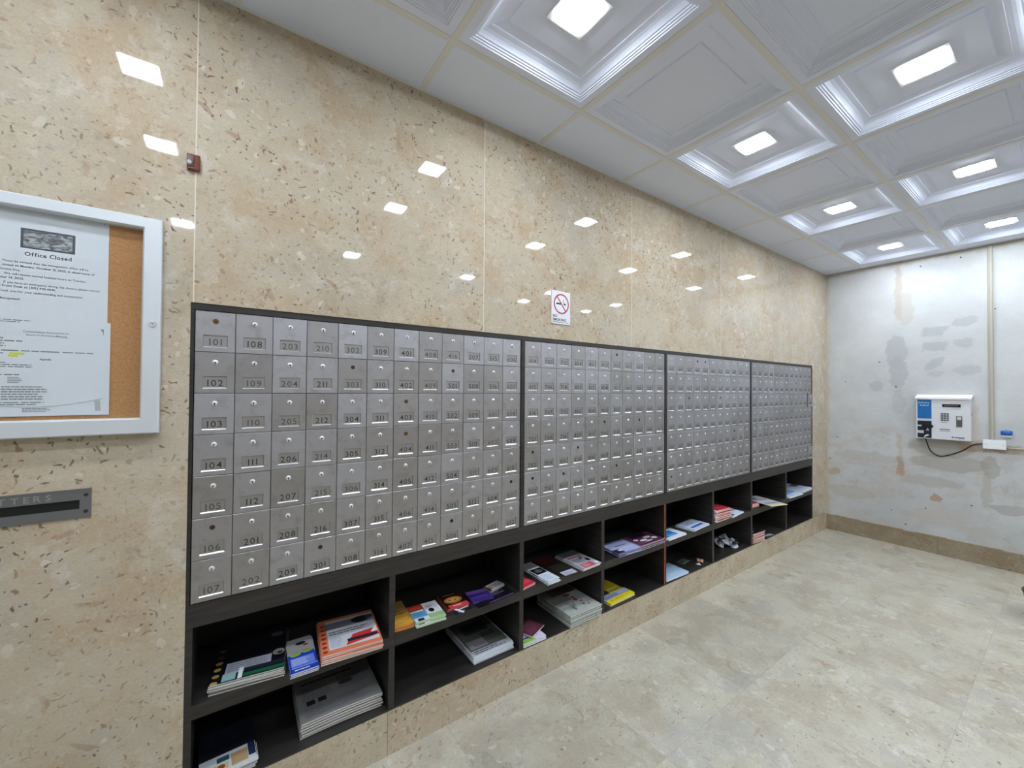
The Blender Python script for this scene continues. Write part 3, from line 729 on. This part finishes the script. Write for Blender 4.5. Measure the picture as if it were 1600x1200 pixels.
mb = MB(); pts = []
K = [(-.04, -.735, 1.003), (-.035, -.745, .955), (-.022, -.765, .895), (-.012, -.815, .857), (-.010, -.88, .878), (-.010, -.945, .918), (-.014, -1.01, .975), (-.016, -1.062, .992)]
for i in range(len(K)-1):
    p0, p1, p2, p3 = [Vector(K[max(0, min(len(K)-1, i+q))]) for q in (-1, 0, 1, 2)]
    for s_ in range(6):
        t = s_/6; pts.append(.5*((2*p1)+(p2-p0)*t+(2*p0-5*p1+4*p2-p3)*t*t+(-p0+3*p1-3*p2+p3)*t**3))
pts.append(Vector(K[-1])); pts = [(p.x+XE, p.y, p.z) for p in pts]
mb.tube(pts, .0042, M['black'], 10)
tag(mb.build('cable', smooth=True), 'black cable sagging from the intercom to the white junction box', 'cable')
JB = thing('junction_box', (XE, -1.126, .958), 'white rectangular surface junction box below the vertical conduit', 'junction box')
mb = MB(); mb.box(-.034, -.0003, -.060, .060, 0, .072, WH, .003); mb.build('box_body', JB)
mb = MB(); mb.box(-.037, -.0342, -.061, .061, -.001, .073, WW, .001); mb.lathe([(.003, 0), (.0001, .001)], flat('#8a8a88'), org=(-.037, -.045, .036), ax=(-1, 0, 0), n=10); mb.lathe([(.003, 0), (.0001, .001)], flat('#8a8a88'), org=(-.037, .045, .036), ax=(-1, 0, 0), n=10); mb.build('cover_plate', JB)
mb = MB(); CN = flat('#b0ac9c', .45, name='cream_raceway')
mb.box(XE-.014, XE-.0003, -1.126, -1.096, 1.0325, ZC-.004, CN, .003); mb.box(XE-.019, XE-.0161, -1.120, -1.110, 1.0325, ZC-.004, flat('#bdb9ab', .45), .001)
tag(mb.build('conduit'), 'cream vertical raceway running from ceiling down to the junction box', 'conduit')
mb = MB(); mb.tube([(XE-.008, -1.1875, .972), (XE-.008, -1.4, .968), (XE-.008, -2.1, .962)], .006, CN, 10)
tag(mb.build('pipe'), 'thin cream pipe leaving the junction box along the far wall to the right', 'pipe')
BC = thing('wall_connector', (XE, -1.188, 1.060), 'small blue plastic fitting with white base on far wall, right of conduit', 'fitting')
mb = MB(); mb.box(-.030, -.0003, -.030, .030, .012, .052, flat('#2f62b0', .35), .006); mb.lathe([(.020, 0), (.018, .010), (.008, .014), (.0001, .014)], flat('#3a70c0', .35), org=(-.030, 0, .036), ax=(-1, 0, 0), n=20); mb.build('blue_cap', BC)
mb = MB(); mb.box(-.026, -.0003, -.027, .027, 0, .0115, WW, .002); mb.build('white_base', BC)

# ------------------------------------------------------------------ waste bin at the right edge
WB = thing('waste_bin', (4.563, -1.434, 0), 'small black tapered waste bin, only a sliver at the right edge', 'bin')
mb = MB(); mb.lathe([(.0001, .001), (.098, .001), (.100, .004), (.119, .166), (.124, .168), (.124, .178), (.117, .178), (.098, .010), (.0001, .010)], flat('#141416', .35), ax=(0, 0, 1), n=36); mb.build('bin_body', WB)

# ------------------------------------------------------------------ printed matter in the cubbies
def sheet_mesh(w, d, t, base, page, art, bend=None, wavy=0, seed=0):
    """one copy: pages block with a printed cover; v=0 is the front edge"""
    mb = MB(); R = random.Random(seed)
    nx, ny = (6, 6) if bend else (1, 1)
    bz = bend or (lambda u, v: 0)
    def top(u, v, k=0): return (u*w, v*d, t + k*(.0004 if bend else .00012) + bz(u, v))
    def bot(u, v): return (u*w, v*d, 0 + bz(u, v))
    pm, bm = flat(page, .7), flat(base, .32)
    for i in range(nx):
        for j in range(ny):
            u0, u1, v0, v1 = i/nx, (i+1)/nx, j/ny, (j+1)/ny
            mb.face([top(u0, v0), top(u1, v0), top(u1, v1), top(u0, v1)], bm); mb.face([bot(u0, v0), bot(u0, v1), bot(u1, v1), bot(u1, v0)], pm)
    for i in range(nx):
        u0, u1 = i/nx, (i+1)/nx
        for v in (0, 1): mb.face([bot(u0, v), bot(u1, v), top(u1, v), top(u0, v)], pm)
    for j in range(ny):
        v0, v1 = j/ny, (j+1)/ny
        for u in (0, 1): mb.face([bot(u, v0), bot(u, v1), top(u, v1), top(u, v0)], pm)
    lay = [1]
    def pl(u0, v0, u1, v1, m):
        m = flat(m, .32) if isinstance(m, str) else m
        k = lay[0]; a = max(1, round((u1-u0)*6)) if bend else 1; b = max(1, round((v1-v0)*6)) if bend else 1
        for i in range(a):
            for j in range(b):
                p = lambda x, y: top(u0+(u1-u0)*x/a, v0+(v1-v0)*y/b, k)
                mb.face([p(i, j), p(i+1, j), p(i+1, j+1), p(i, j+1)], m)
    def poly(pts, m): mb.face([top(u, v, lay[0]) for u, v in pts], flat(m, .32))
    def ell(u, v, ru, rv, m): poly([(u+ru*math.cos(6.2832*k/14), v+rv*math.sin(6.2832*k/14)) for k in range(14)], m)
    for a in art:
        lay[0] += 1
        if a[0] == 'r': pl(*a[1:6])
        elif a[0] == 'p': poly(a[1], a[2])
        elif a[0] == 'e': ell(*a[1:6])
        elif a[0] == 'b': bars(mb, a[1], a[2], a[3], a[4], a[5], flat(a[6], .4), pl, a[7] if len(a) > 7 else seed)
        elif a[0] == 't': text(mb, a[1], top(a[2], a[3], lay[0]), (1, 0, 0), (0, 1, 0), a[4], flat(a[5], .4), .02, 'l')
    return mb.mesh('printed_copy')
ORD = ['top', 'second', 'third', 'fourth', 'fifth', 'sixth', 'seventh', 'eighth', 'ninth', 'tenth', 'eleventh', 'twelfth']
def stack(name, cat, label, x, y, z, ang, w, d, t, n, base, page, art, under=None, jit=.004, bend=None, jang=1.5, seed=0, shift=0):
    """n separate copies piled up; the topmost carries the label, the rest share one"""
    R = random.Random(seed+hash(name) % 1 + int(x*1000)); me = sheet_mesh(w, d, t, base, page, art, bend, seed=seed)
    gap = .0004 + (.0004 if bend else .00012)*(len(art)+1)
    for k in range(n):
        top = k == n-1
        o = link(name, me, None)
        jx, jy, ja = (0, 0, 0) if top else (R.uniform(-jit, jit), R.uniform(-jit, jit), math.radians(R.uniform(-jang, jang)))
        if shift and top: jy += shift
        o.location = (x+jx, y+jy, z + .0005 + k*(t+gap)); o.rotation_euler = (0, 0, math.radians(ang)+ja)
        if top: tag(o, label, cat, None if n == 1 else under+' and the top one')
        else: tag(o, (ORD[n-1-k]+' from top: '+under), cat, under+' and the top one')
    return z + .0005 + n*(t+gap)
ZS, ZL = SH_T, BT
gold = [('e', .055, .06+.13*k, .05, .035, '#b89a52' if k < 4 else '#57492b') for k in range(6)]
stack('magazine', 'magazine', 'dark magazine with gold leaf border and green stripe, in the nearest upper cubby', .391, .021, ZS, -8, .206, .265, .0045, 4, '#15161c', '#c9c8c0',
      gold + [('r', .17, .17, .80, .40, '#b4b7c4'), ('b', .2, .2, .75, .38, 4, '#8d90a0'), ('r', .15, .05, .33, .19, '#8fb3b5'), ('r', .36, .04, .42, .26, '#e4ecee'), ('r', .43, .05, 1, .12, '#1f5a40'), ('r', .43, .14, 1, .22, '#1c2230'),
              ('e', .90, .40, .09, .07, '#8f8f8c'), ('e', .92, .38, .04, .03, '#2b2b2b'), ('r', .0, .0, 1, .022, '#bdbdb6'), ('e', .85, .85, .1, .06, '#4d4d50')], 'magazine under the dark gold-bordered one in the nearest upper cubby', seed=1)
stack('brochure', 'brochure', 'narrow brochure, blue lower half and green fruit picture, between dark and orange magazines', .612, -.040, ZS, -1, .085, .205, .004, 3, '#1d3fae', '#c8ccd8',
      [('r', 0, .52, 1, 1, '#b7b6b6'), ('e', .28, .50, .2, .05, '#8fae3b'), ('e', .72, .54, .2, .05, '#a0b83c'), ('e', .55, .82, .2, .05, '#2b2526'), ('e', .72, .74, .1, .03, '#a83c4c'), ('r', .06, .16, .92, .40, '#6f86d6'), ('b', .1, .18, .86, .38, 6, '#b9c4ee'), ('r', .06, .11, 1, .14, '#7f9df0'), ('b', .15, .03, .95, .08, 1, '#e6ecff')],
      'blue brochure beneath the topmost blue one', seed=2)
stack('magazine', 'magazine', 'orange-edged real estate magazine with a red car picture, beside the blue brochure', .707, -.030, ZS, -6, .205, .235, .0045, 5, '#dc7d58', '#e8cfc6',
      [('r', .13, .10, .97, .93, '#cfd0d6'), ('r', .1, .66, .99, .86, '#85858d'), ('e', .74, .78, .17, .1, '#232328'), ('e', .9, .8, .07, .07, '#5a5560'), ('b', .16, .48, .9, .60, 2, '#50525c', 4), ('b', .16, .14, .40, .42, 6, '#9fb2c4', 5), ('p', [(.40, .12), (.55, .38), (.93, .42), (.99, .2)], '#c8383a'), ('r', .44, .20, .95, .28, '#2b2a30'), ('p', [(.85, .3), (.97, .5), (.97, .3)], '#f0e8e8'),
       ] + [('e', .065, .08+k*.12, .04, .035, '#9c3a26') for k in range(7)], 'orange magazine copy beneath the red car one', jit=.005, seed=3)
news = lambda s: [('b', .08, .78, .92, .86, 1, '#3a3a3c', s), ('b', .06, .42, .46, .74, 9, '#77777a', s+1), ('b', .52, .42, .94, .74, 9, '#77777a', s+2), ('r', .10, .30, .20, .40, '#2c2c2e'), ('r', .24, .30, .34, .40, '#2c2c2e'), ('e', .62, .55, .1, .05, '#3c3c3e'), ('b', .06, .05, .94, .26, 6, '#8a8a90', s+3)]
stack('newspaper', 'newspaper', 'grey folded newspaper topping the tall pile in the nearest lower cubby', .656, .040, ZL, -1, .283, .255, .0055, 6, '#9b9b9a', '#d4d2cb', news(10), 'folded newspaper in the pile beneath the orange magazine', jit=.003, jang=.5,
      bend=lambda u, v: .004*abs(math.sin(3.0*u+.1))*(1-v), seed=4)
stack('magazine', 'magazine', 'magazine with a tan food picture, at the bottom left corner of the photo', 0.374, .008, ZL, 3, .150, .24, .0045, 6, '#171a22', '#e4e4e6',
      [('r', 0, 0, 1, .30, '#cfd3d8'), ('r', .55, .02, .85, .24, '#b79a70'), ('r', .25, .02, .5, .14, '#c9bd92'), ('e', .37, .08, .07, .04, '#8a4a26'), ('r', .3, .16, .52, .25, '#2f5666'), ('r', .86, .06, .99, .30, '#20304a'), ('b', .1, .5, .9, .8, 4, '#2a3040', 3)], 'magazine beneath the tan food picture one', jit=.004, jang=1, seed=5)
stack('brochure', 'brochure', 'yellow-orange brochure against the divider, left end of second upper cubby', .979, .022, ZS, -4, .080, .190, .004, 4, '#dca240', '#d88a4a', [('r', 0, .45, 1, 1, '#a88443'), ('b', .1, .4, .9, .6, 2, '#6e5226', 2), ('b', .1, .1, .9, .3, 2, '#f0c060', 3)], 'yellow brochure under the topmost yellow one', seed=6)
stack('booklet', 'booklet', 'thick booklet in red, white, blue and green blocks, second upper cubby', 1.058, -.002, ZS, -4, .127, .125, .0048, 4, '#d7dbe0', '#cfe0c4',
      [('r', 0, .66, .48, 1, '#a52c22'), ('b', .05, .72, .45, .9, 2, '#e0704a', 1), ('r', 0, .2, .48, .64, '#5a9cc2'), ('r', .0, .56, .44, .64, '#e9edf0'), ('b', .05, .3, .42, .5, 3, '#2d6a94', 2), ('r', .48, .0, 1, .26, '#9cc082'), ('e', .68, .46, .09, .13, '#17171a'), ('b', .55, .66, .8, .8, 2, '#c25252', 4), ('r', .1, 0, .3, .14, '#16304a'), ('p', [(.86, .95), (.9, .95), (1, .5), (.96, .45)], '#f6f6f6')], 'block-coloured booklet copy below the top one', seed=7)
stack('menu', 'menu', 'pizza menu, yellow and red, in the second upper cubby', 1.220, .038, ZS, -3, .100, .130, .004, 2, '#2a1712', '#c9605a',
      [('e', .5, .48, .42, .22, '#c98a3c'), ('e', .5, .48, .3, .13, '#e6b866'), ('e', .35, .5, .06, .04, '#a83c28'), ('e', .6, .46, .06, .04, '#a83c28'), ('r', .1, 0, 1, .20, '#cf4248'), ('b', .2, .82, .8, .9, 1, '#d9a860', 1), ('b', .3, .04, .9, .14, 1, '#f0dede', 2)], 'menu beneath the pizza menu', seed=8)
stack('leaflet', 'leaflet', 'dark leaflet with white lettering lying in front of the pizza menu', 1.235, -.010, ZS, 6, .090, .045, .0012, 1, '#1d1e26', '#40404a', [('b', .35, .5, .95, .85, 1, '#e8e8f0', 1), ('b', .2, .15, .8, .4, 1, '#8f93a0', 2)], seed=9)
stack('slip', 'paper slip', 'small white slip on the shelf edge before the pizza menu', 1.246, .030, ZS+.0022, -62, .046, .012, .0006, 1, '#e4e8f2', '#e4e8f2', [], seed=10)
stack('brochure', 'brochure', 'wide black brochure with white squares, right side of second upper cubby', 1.341, -.020, ZS, 5, .214, .155, .0015, 1, '#15131c', '#3a3548',
      [('r', .22, .34, .32, .52, '#c9cbe0'), ('r', .36, .26, .46, .36, '#c9cbe0'), ('b', .02, .26, .2, .4, 2, '#6e6c88', 1), ('b', .5, .3, .9, .5, 2, '#5b5876', 2), ('r', .3, .04, .95, .07, '#7c5a9c')], seed=11)
stack('leaflet', 'leaflet', 'purple leaflet lying on the black brochure', 1.338, .030, ZS+.0035, -8, .105, .10, .002, 1, '#3c2a78', '#4a3a88', [('r', 0, .7, 1, 1, '#6b4f9c'), ('b', .1, .3, .9, .5, 1, '#54409a', 1)], seed=12)
stack('card', 'card', 'white and black card with an orange face picture, atop the black brochure at right', 1.456, .066, ZS+.0035, 13, .094, .052, .002, 3, '#c9cacc', '#b0aea8', [('e', .2, .45, .13, .3, '#c98a66'), ('r', 0, 0, .1, 1, '#1b1a1a'), ('b', .4, .2, .95, .8, 3, '#29282c', 1)], 'card beneath the orange face card', jit=.005, seed=13)
stack('newspaper', 'newspaper', 'newspaper with green photo and white foot, second lower cubby', 1.346, .030, ZL, -.5, .217, .285, .0055, 5, '#c6cad2', '#dfe3ea',
      [('r', .03, .13, .97, .97, '#62665e'), ('r', .2, .55, .8, .85, '#2a2c34'), ('r', .5, .38, .85, .5, '#3e423c'), ('r', .08, .16, .5, .38, '#a49fa6'), ('b', .2, .2, .5, .27, 2, '#4e3f44', 1), ('b', .08, .02, .95, .11, 2, '#5d6678', 2)], 'newspaper beneath the green photo one', jit=.003, jang=.6, seed=14, shift=.006)
stack('leaflet', 'leaflet', 'bright red leaflet beside the divider in the third upper cubby', 1.604, .005, ZS, 10, .085, .090, .004, 2, '#dc3148', '#efb3ba', [('b', .1, .25, .9, .75, 3, '#f07a88', 1)], 'leaflet under the bright red one', jit=.006, seed=15)
stack('flyer', 'flyer', 'tall white flyer with a dark square photo, third upper cubby', 1.730, -.028, ZS, 3, .076, .222, .0022, 6, '#dfe6f0', '#f2f4f8', [('r', .04, .38, .96, .66, '#14181c'), ('e', .5, .52, .3, .08, '#6f7674'), ('r', .0, .72, 1, 1, '#a9a8ae'), ('b', .1, .74, .9, .96, 5, '#8d8d94', 1), ('b', .08, .06, .9, .32, 5, '#b7c6da', 2)], 'white flyer in the pile under the dark photo flyer', jit=.006, jang=2.5, seed=16)
stack('brochure', 'brochure', 'dark green and maroon brochure between two white piles, third upper cubby', 1.850, .008, ZS, 3, .118, .235, .0025, 1, '#211f1a', '#3a3832', [('r', 0, .6, 1, 1, '#4d1f20'), ('b', .1, .2, .9, .5, 4, '#4b4a3c', 1)], seed=17)
stack('card', 'card', 'small white card resting on the dark green brochure', 1.863, -.006, ZS+.0036, 0, .086, .044, .001, 1, '#c9ccdc', '#d8dae4', [('b', .1, .2, .9, .7, 2, '#9699b4', 1), ('r', .2, .02, .5, .12, '#c9767c')], seed=18)
stack('magazine', 'magazine', 'white and grey magazine with pink block, right end of third upper cubby', 1.984, -.019, ZS, 2, .136, .215, .004, 3, '#b9b9c0', '#eceaf0', [('r', 0, .72, 1, 1, '#68676c'), ('b', .1, .55, .9, .7, 1, '#a8465a', 1), ('r', .12, .28, .6, .52, '#94969e'), ('r', .1, 0, .72, .22, '#cf5266'), ('b', .15, .04, .6, .18, 3, '#f0c0c8', 2), ('e', .78, .34, .1, .09, '#1c1a20'), ('e', .62, .5, .08, .05, '#1c1a20'), ('r', .8, .04, .98, .16, '#e9ebf0')], 'white magazine beneath the pink block one', seed=19)
stack('newspaper', 'newspaper', 'pale newspaper with a red plant drawing, third lower cubby', 1.900, -.010, ZL, -.5, .230, .285, .0055, 6, '#b4b8b2', '#cfd2cc',
      [('r', 0, .45, .55, 1, '#7c7f7a'), ('r', .2, .7, .95, .95, '#6a5550'), ('e', .55, .62, .10, .05, '#7c3a3c'), ('e', .62, .5, .06, .04, '#a35a58'), ('e', .6, .40, .05, .05, '#803c40'), ('e', .68, .30, .05, .03, '#a86a60'), ('e', .64, .2, .03, .03, '#8c4a48'), ('e', .75, .15, .03, .02, '#8c4a48'), ('p', [(.30, .1), (.315, .1), (.27, .42), (.26, .42)], '#4a4e48'), ('p', [(.31, .1), (.32, .1), (.46, .35), (.45, .36)], '#4a4e48'), ('p', [(.30, .1), (.31, .1), (.36, .44), (.35, .44)], '#5c605a')], 'newspaper beneath the red plant drawing one', jit=.003, jang=.6, bend=lambda u, v: .002*math.sin(3.14*u)*(1-v), seed=20)
stack('magazine', 'magazine', 'white and lilac magazine with a green foot, left end of third lower cubby', 1.6035, .004, ZL, -1, .137, .150, .005, 3, '#d3cdec', '#e2e2ea', [('r', 0, 0, .55, .16, '#8fc44e'), ('r', 0, .18, .75, .24, '#3a3550'), ('e', .2, .55, .12, .1, '#7c4468')], 'magazine under the lilac one', seed=21)
stack('booklet', 'booklet', 'maroon booklet lying askew on the lilac magazine', 1.663, .010, ZL+.020, 22, .118, .100, .005, 2, '#5c2a3c', '#e6d2d2', [('r', .06, .06, .94, .94, '#70384c'), ('b', .12, .15, .9, .85, 5, '#8a5a6a', 1)], 'booklet beneath the maroon one', seed=22)
stack('magazine', 'magazine', 'lilac-white magazine with navy corner atop a pile, left side of fourth upper cubby', 2.278, -.004, ZS, -2, .194, .150, .0045, 4, '#b9bfe8', '#8a88a8', [('r', 0, 0, .3, .35, '#2b2a4c'), ('b', .3, .5, .8, .62, 1, '#3c4068', 1), ('b', .3, .2, .9, .4, 3, '#d6dcf4', 2), ('e', .24, .22, .08, .08, '#d8dcec'), ('r', 0, .86, 1, 1, '#7e80a0')], 'magazine in the pile under the lilac-white one', jit=.006, seed=23)
stack('magazine', 'magazine', 'dark green magazine lying behind the piles in the fourth upper cubby', 2.42, .165, ZS, -3, .24, .15, .0025, 1, '#26302a', '#4a504a', [('b', .1, .2, .9, .6, 3, '#3a463e', 1)], seed=24)
stack('magazine', 'magazine', 'plum and white patterned magazine topping the pile by the orange strip', 2.472, -.012, ZS, 0, .235, .155, .0042, 5, '#5f2c4c', '#b7b3b8', [('r', .2, .65, .8, .95, '#15141a'), ('e', .2, .5, .08, .08, '#d4cfd6'), ('e', .4, .35, .14, .08, '#e0dce2'), ('e', .65, .5, .14, .09, '#c9c2cc'), ('e', .8, .3, .1, .1, '#ddd8e0'), ('e', .7, .18, .06, .06, '#17151c'), ('e', .5, .2, .15, .05, '#c8c0c8'), ('b', .05, .1, .4, .3, 2, '#8c5a78', 1)], 'magazine in the pile under the plum one', jit=.006, seed=25)
stack('booklet', 'booklet', 'front yellow booklet with a pale blue band in the fourth lower cubby', 2.235, .015, ZL, 3, .225, .078, .0045, 3, '#e9d21e', '#f2ea9a', [('r', 0, .45, .97, .97, '#aebbdc'), ('b', .05, .55, .6, .85, 2, '#6f7fae', 1), ('e', .72, .72, .12, .15, '#d7cde0'), ('b', .1, .1, .9, .35, 1, '#c9b010', 2)], 'booklet beneath the front yellow one', seed=26)
stack('booklet', 'booklet', 'navy and yellow booklet lying behind the yellow one', 2.190, .105, ZL, 3, .265, .13, .004, 2, '#2b2c4e', '#d8cf8a', [('r', .55, 0, 1, 1, '#c9b41c'), ('r', .6, .15, .95, .3, '#e8dc7c')], 'booklet beneath the navy and yellow one', seed=27)
stack('flyer', 'flyer', 'blue picture flyer right of the orange strip, fifth upper cubby', 2.7455, -.018, ZS, 2, .200, .118, .0035, 3, '#e3eaf4', '#f4f6fa', [('r', .0, .2, .72, .82, '#2f7fd6'), ('r', 0, .2, .3, .6, '#5c6a7c'), ('e', .3, .7, .12, .1, '#10243e'), ('r', .2, .2, .6, .4, '#6fb0ee')], 'white flyer under the blue picture one', seed=28)
stack('slip', 'paper slip', 'small white slip just behind the blue picture flyer', 2.765, .112, ZS, 12, .10, .03, .001, 1, '#cfd6e2', '#cfd6e2', [], seed=29)
stack('magazine', 'magazine', 'white magazine with blue bar at foot, right side of fifth upper cubby', 3.042, -.015, ZS, 4, .214, .135, .004, 3, '#c6d6ec', '#f0f3f8', [('r', .12, .2, .85, .34, '#2a5aae'), ('b', .15, .5, .7, .85, 4, '#98a2b4', 1), ('r', .0, .88, 1, 1, '#9aa0aa')], 'magazine under the blue bar one', seed=30)
stack('magazine', 'magazine', 'black magazine behind the white one in the fifth upper cubby', 2.93, .135, ZS, 2, .30, .18, .002, 1, '#12131a', '#4b4d58', [], seed=31)
stack('flyer', 'flyer', 'pale blue flyer topping the pile in the fifth lower cubby', 2.765, .010, ZL, -2, .235, .16, .0028, 4, '#b9d6f0', '#e9eff6', [('r', 0, .55, .4, 1, '#98a2b4'), ('b', .3, .1, .9, .6, 6, '#d3e6f8', 1)], 'pale blue flyer below the topmost one', jit=.007, seed=32)
stack('card', 'card', 'grey-green card lying at the back of fifth lower cubby', 3.10, .10, ZL, 8, .10, .055, .001, 1, '#5f6a68', '#6a6a6a', [('e', .3, .5, .15, .2, '#2a2e2e')], seed=33)
stack('card', 'card', 'dark card with a light ring left of the grey-green card', 2.98, .115, ZL, -14, .075, .05, .001, 1, '#25272a', '#3a3a3a', [('e', .5, .5, .2, .3, '#6b7070')], seed=34)
# torn scraps
def scrap(x, y, z, pts, col, label, cat='paper scrap', fold=.012):
    mb = MB(); c = flat(col, .6); n = len(pts); mx = sum(p[0] for p in pts)/n; my = sum(p[1] for p in pts)/n
    zs = [(.0008 if k % 2 else fold) for k in range(n)]
    for k in range(n):
        a, b = pts[k], pts[(k+1) % n]
        mb.face([(a[0], a[1], zs[k]), (b[0], b[1], zs[(k+1) % n]), (mx, my, fold*.6)], c)
        mb.face([(a[0], a[1], zs[k]-.0006), (mx, my, fold*.6-.0006), (b[0], b[1], zs[(k+1) % n]-.0006)], c)
        mb.face([(a[0], a[1], zs[k]), (b[0], b[1], zs[(k+1) % n]), (b[0], b[1], zs[(k+1) % n]-.0006), (a[0], a[1], zs[k]-.0006)], c)
    return tag(mb.build('paper_scrap', None, (x, y, z+.0002)), label, cat)
scrap(3.215, .045, ZL, [(0, 0), (.03, -.005), (.06, .01), (.075, .04), (.04, .05), (.02, .035)], '#e0a585', 'torn salmon paper scrap beside the divider, fifth lower cubby')
scrap(3.165, .030, ZL, [(0, 0), (.03, -.002), (.045, .02), (.015, .03)], '#c3c8cf', 'torn pale scrap left of the salmon scrap, fifth lower cubby', fold=.006)
stack('booklet', 'booklet', 'red-covered booklet topping the tall pink-edged pile, sixth upper cubby', 3.352, .008, ZS, -3, .190, .150, .0062, 12, '#c52a3c', '#ecd6d0', [('r', 0, 0, .12, 1, '#e9d4d0'), ('b', .2, .2, .9, .8, 3, '#d45a68', 1)], 'pink-edged booklet in the tall pile, sixth upper cubby', jit=.010, jang=3.5, seed=35)
stack('magazine', 'magazine', 'white and light blue magazine right of the pink-edged pile', 3.572, -.010, ZS, 5, .195, .125, .004, 3, '#d5e3f2', '#f0f2f6', [('r', .1, .3, .6, .7, '#a9c8e8'), ('e', .18, .15, .12, .1, '#2c3540'), ('r', .6, .4, .95, .8, '#bcd2e8')], 'magazine beneath the light blue one', jit=.006, seed=36)
stack('brochure', 'brochure', 'crimson brochure lying behind the light blue magazine', 3.60, .135, ZS, -6, .22, .12, .003, 2, '#8f2437', '#c9a0a6', [('r', .5, .1, .95, .5, '#b04a5a')], 'brochure under the crimson one', seed=37)
def crumple(x, y, z, w, d, label, seed):
    R = random.Random(seed); mb = MB(); n, m_ = 9, 6; c = [flat(h, .6) for h in ('#b9bcc4', '#2c2e3a', '#8e929c', '#d4d7de', '#3c3e4c')]
    g = [[(i/n*w + R.uniform(-.008, .008), j/m_*d + R.uniform(-.008, .008) + .02*math.sin(i), max(.002, .022 + R.uniform(-.02, .024))) for j in range(m_+1)] for i in range(n+1)]
    for i in range(n):
        for j in range(m_):
            if (i, j) in ((0, 0), (n-1, m_-1), (0, m_-1), (n-1, 0)): continue
            p = [g[i][j], g[i+1][j], g[i+1][j+1], g[i][j+1]]; mm = R.choice(c)
            mb.face(p, mm)
    for i in range(3, 6): mb.face([(g[i][0][0], g[i][0][1], .0004), (g[i+1][0][0], g[i+1][0][1], .0004), g[i+1][1], g[i][1]], c[3])
    return tag(mb.build('crumpled_newspaper', None, (x, y, z+.0003)), label, 'newspaper')
crumple(3.62, .06, ZL, .24, .15, 'crumpled black and white newspaper pages in the sixth lower cubby', 3)
stack('booklet', 'booklet', 'red booklet topping a short pink-edged pile, seventh upper cubby', 3.925, .035, ZS, -6, .135, .110, .0058, 5, '#b8485a', '#ecc4be', [('r', .1, .1, .9, .9, '#a83a4c')], 'pink-edged booklet in the short pile, seventh upper cubby', jit=.005, seed=38)
stack('magazine', 'magazine', 'white magazine with a yellow foot jutting out over the shelf, seventh upper cubby', 4.016, -.095, ZS+.0345, -16, .180, .29, .003, 1, '#c9cad0', '#e9e4c0', [('r', 0, 0, 1, .14, '#e9e0a0'), ('b', .1, .2, .9, .32, 2, '#3a3c46', 1), ('r', .1, .55, .9, .66, '#8a8c98'), ('r', .1, .7, .5, .8, '#3c3e4a')], seed=39)
stack('directory', 'directory', 'black-covered directory topping a pink-edged pile, seventh lower cubby', 3.930, .006, ZL, -4, .175, .125, .0088, 8, '#1b1b1e', '#e6b9b4', [('e', .35, .35, .1, .12, '#b9bab8'), ('e', .7, .6, .15, .1, '#55565a'), ('r', 0, 0, .06, 1, '#8c1f2c')], 'pink-edged directory in the pile, seventh lower cubby', jit=.005, seed=40)
stack('card', 'card', 'pale green card behind another right of the directory pile', 4.235, .075, ZL, 8, .12, .05, .0015, 1, '#b9c9c0', '#c9cfc9', [('r', .4, 0, .7, 1, '#4a5450')], seed=41)
stack('card', 'card', 'grey card in front, right of the directory pile', 4.20, .018, ZL, -8, .10, .045, .0015, 1, '#a9aeb4', '#b9b9b9', [('r', 0, .7, 1, 1, '#3c4248')], seed=42)
stack('magazine', 'magazine', 'sky blue picture magazine against the divider, last upper cubby', 4.562, -.018, ZS, 0, .285, .21, .004, 3, '#cfe0f0', '#f0f4f8', [('r', .1, .25, .95, .75, '#3f86cc'), ('r', .3, .3, .8, .5, '#7fb4e6'), ('r', 0, .8, 1, 1, '#9fb2c2')], 'magazine beneath the sky blue one', seed=43)
stack('magazine', 'magazine', 'pale grey magazine at the far end of last upper cubby', 4.870, -.010, ZS, 2, .245, .20, .0045, 5, '#c6cde0', '#e9ebf2', [('r', .55, .5, .95, .8, '#35385a'), ('b', .1, .2, .9, .45, 3, '#9aa4c4', 1), ('r', 0, .8, .5, 1, '#a9a0b4')], 'magazine in the pale pile, far end of last upper cubby', jit=.006, seed=44)
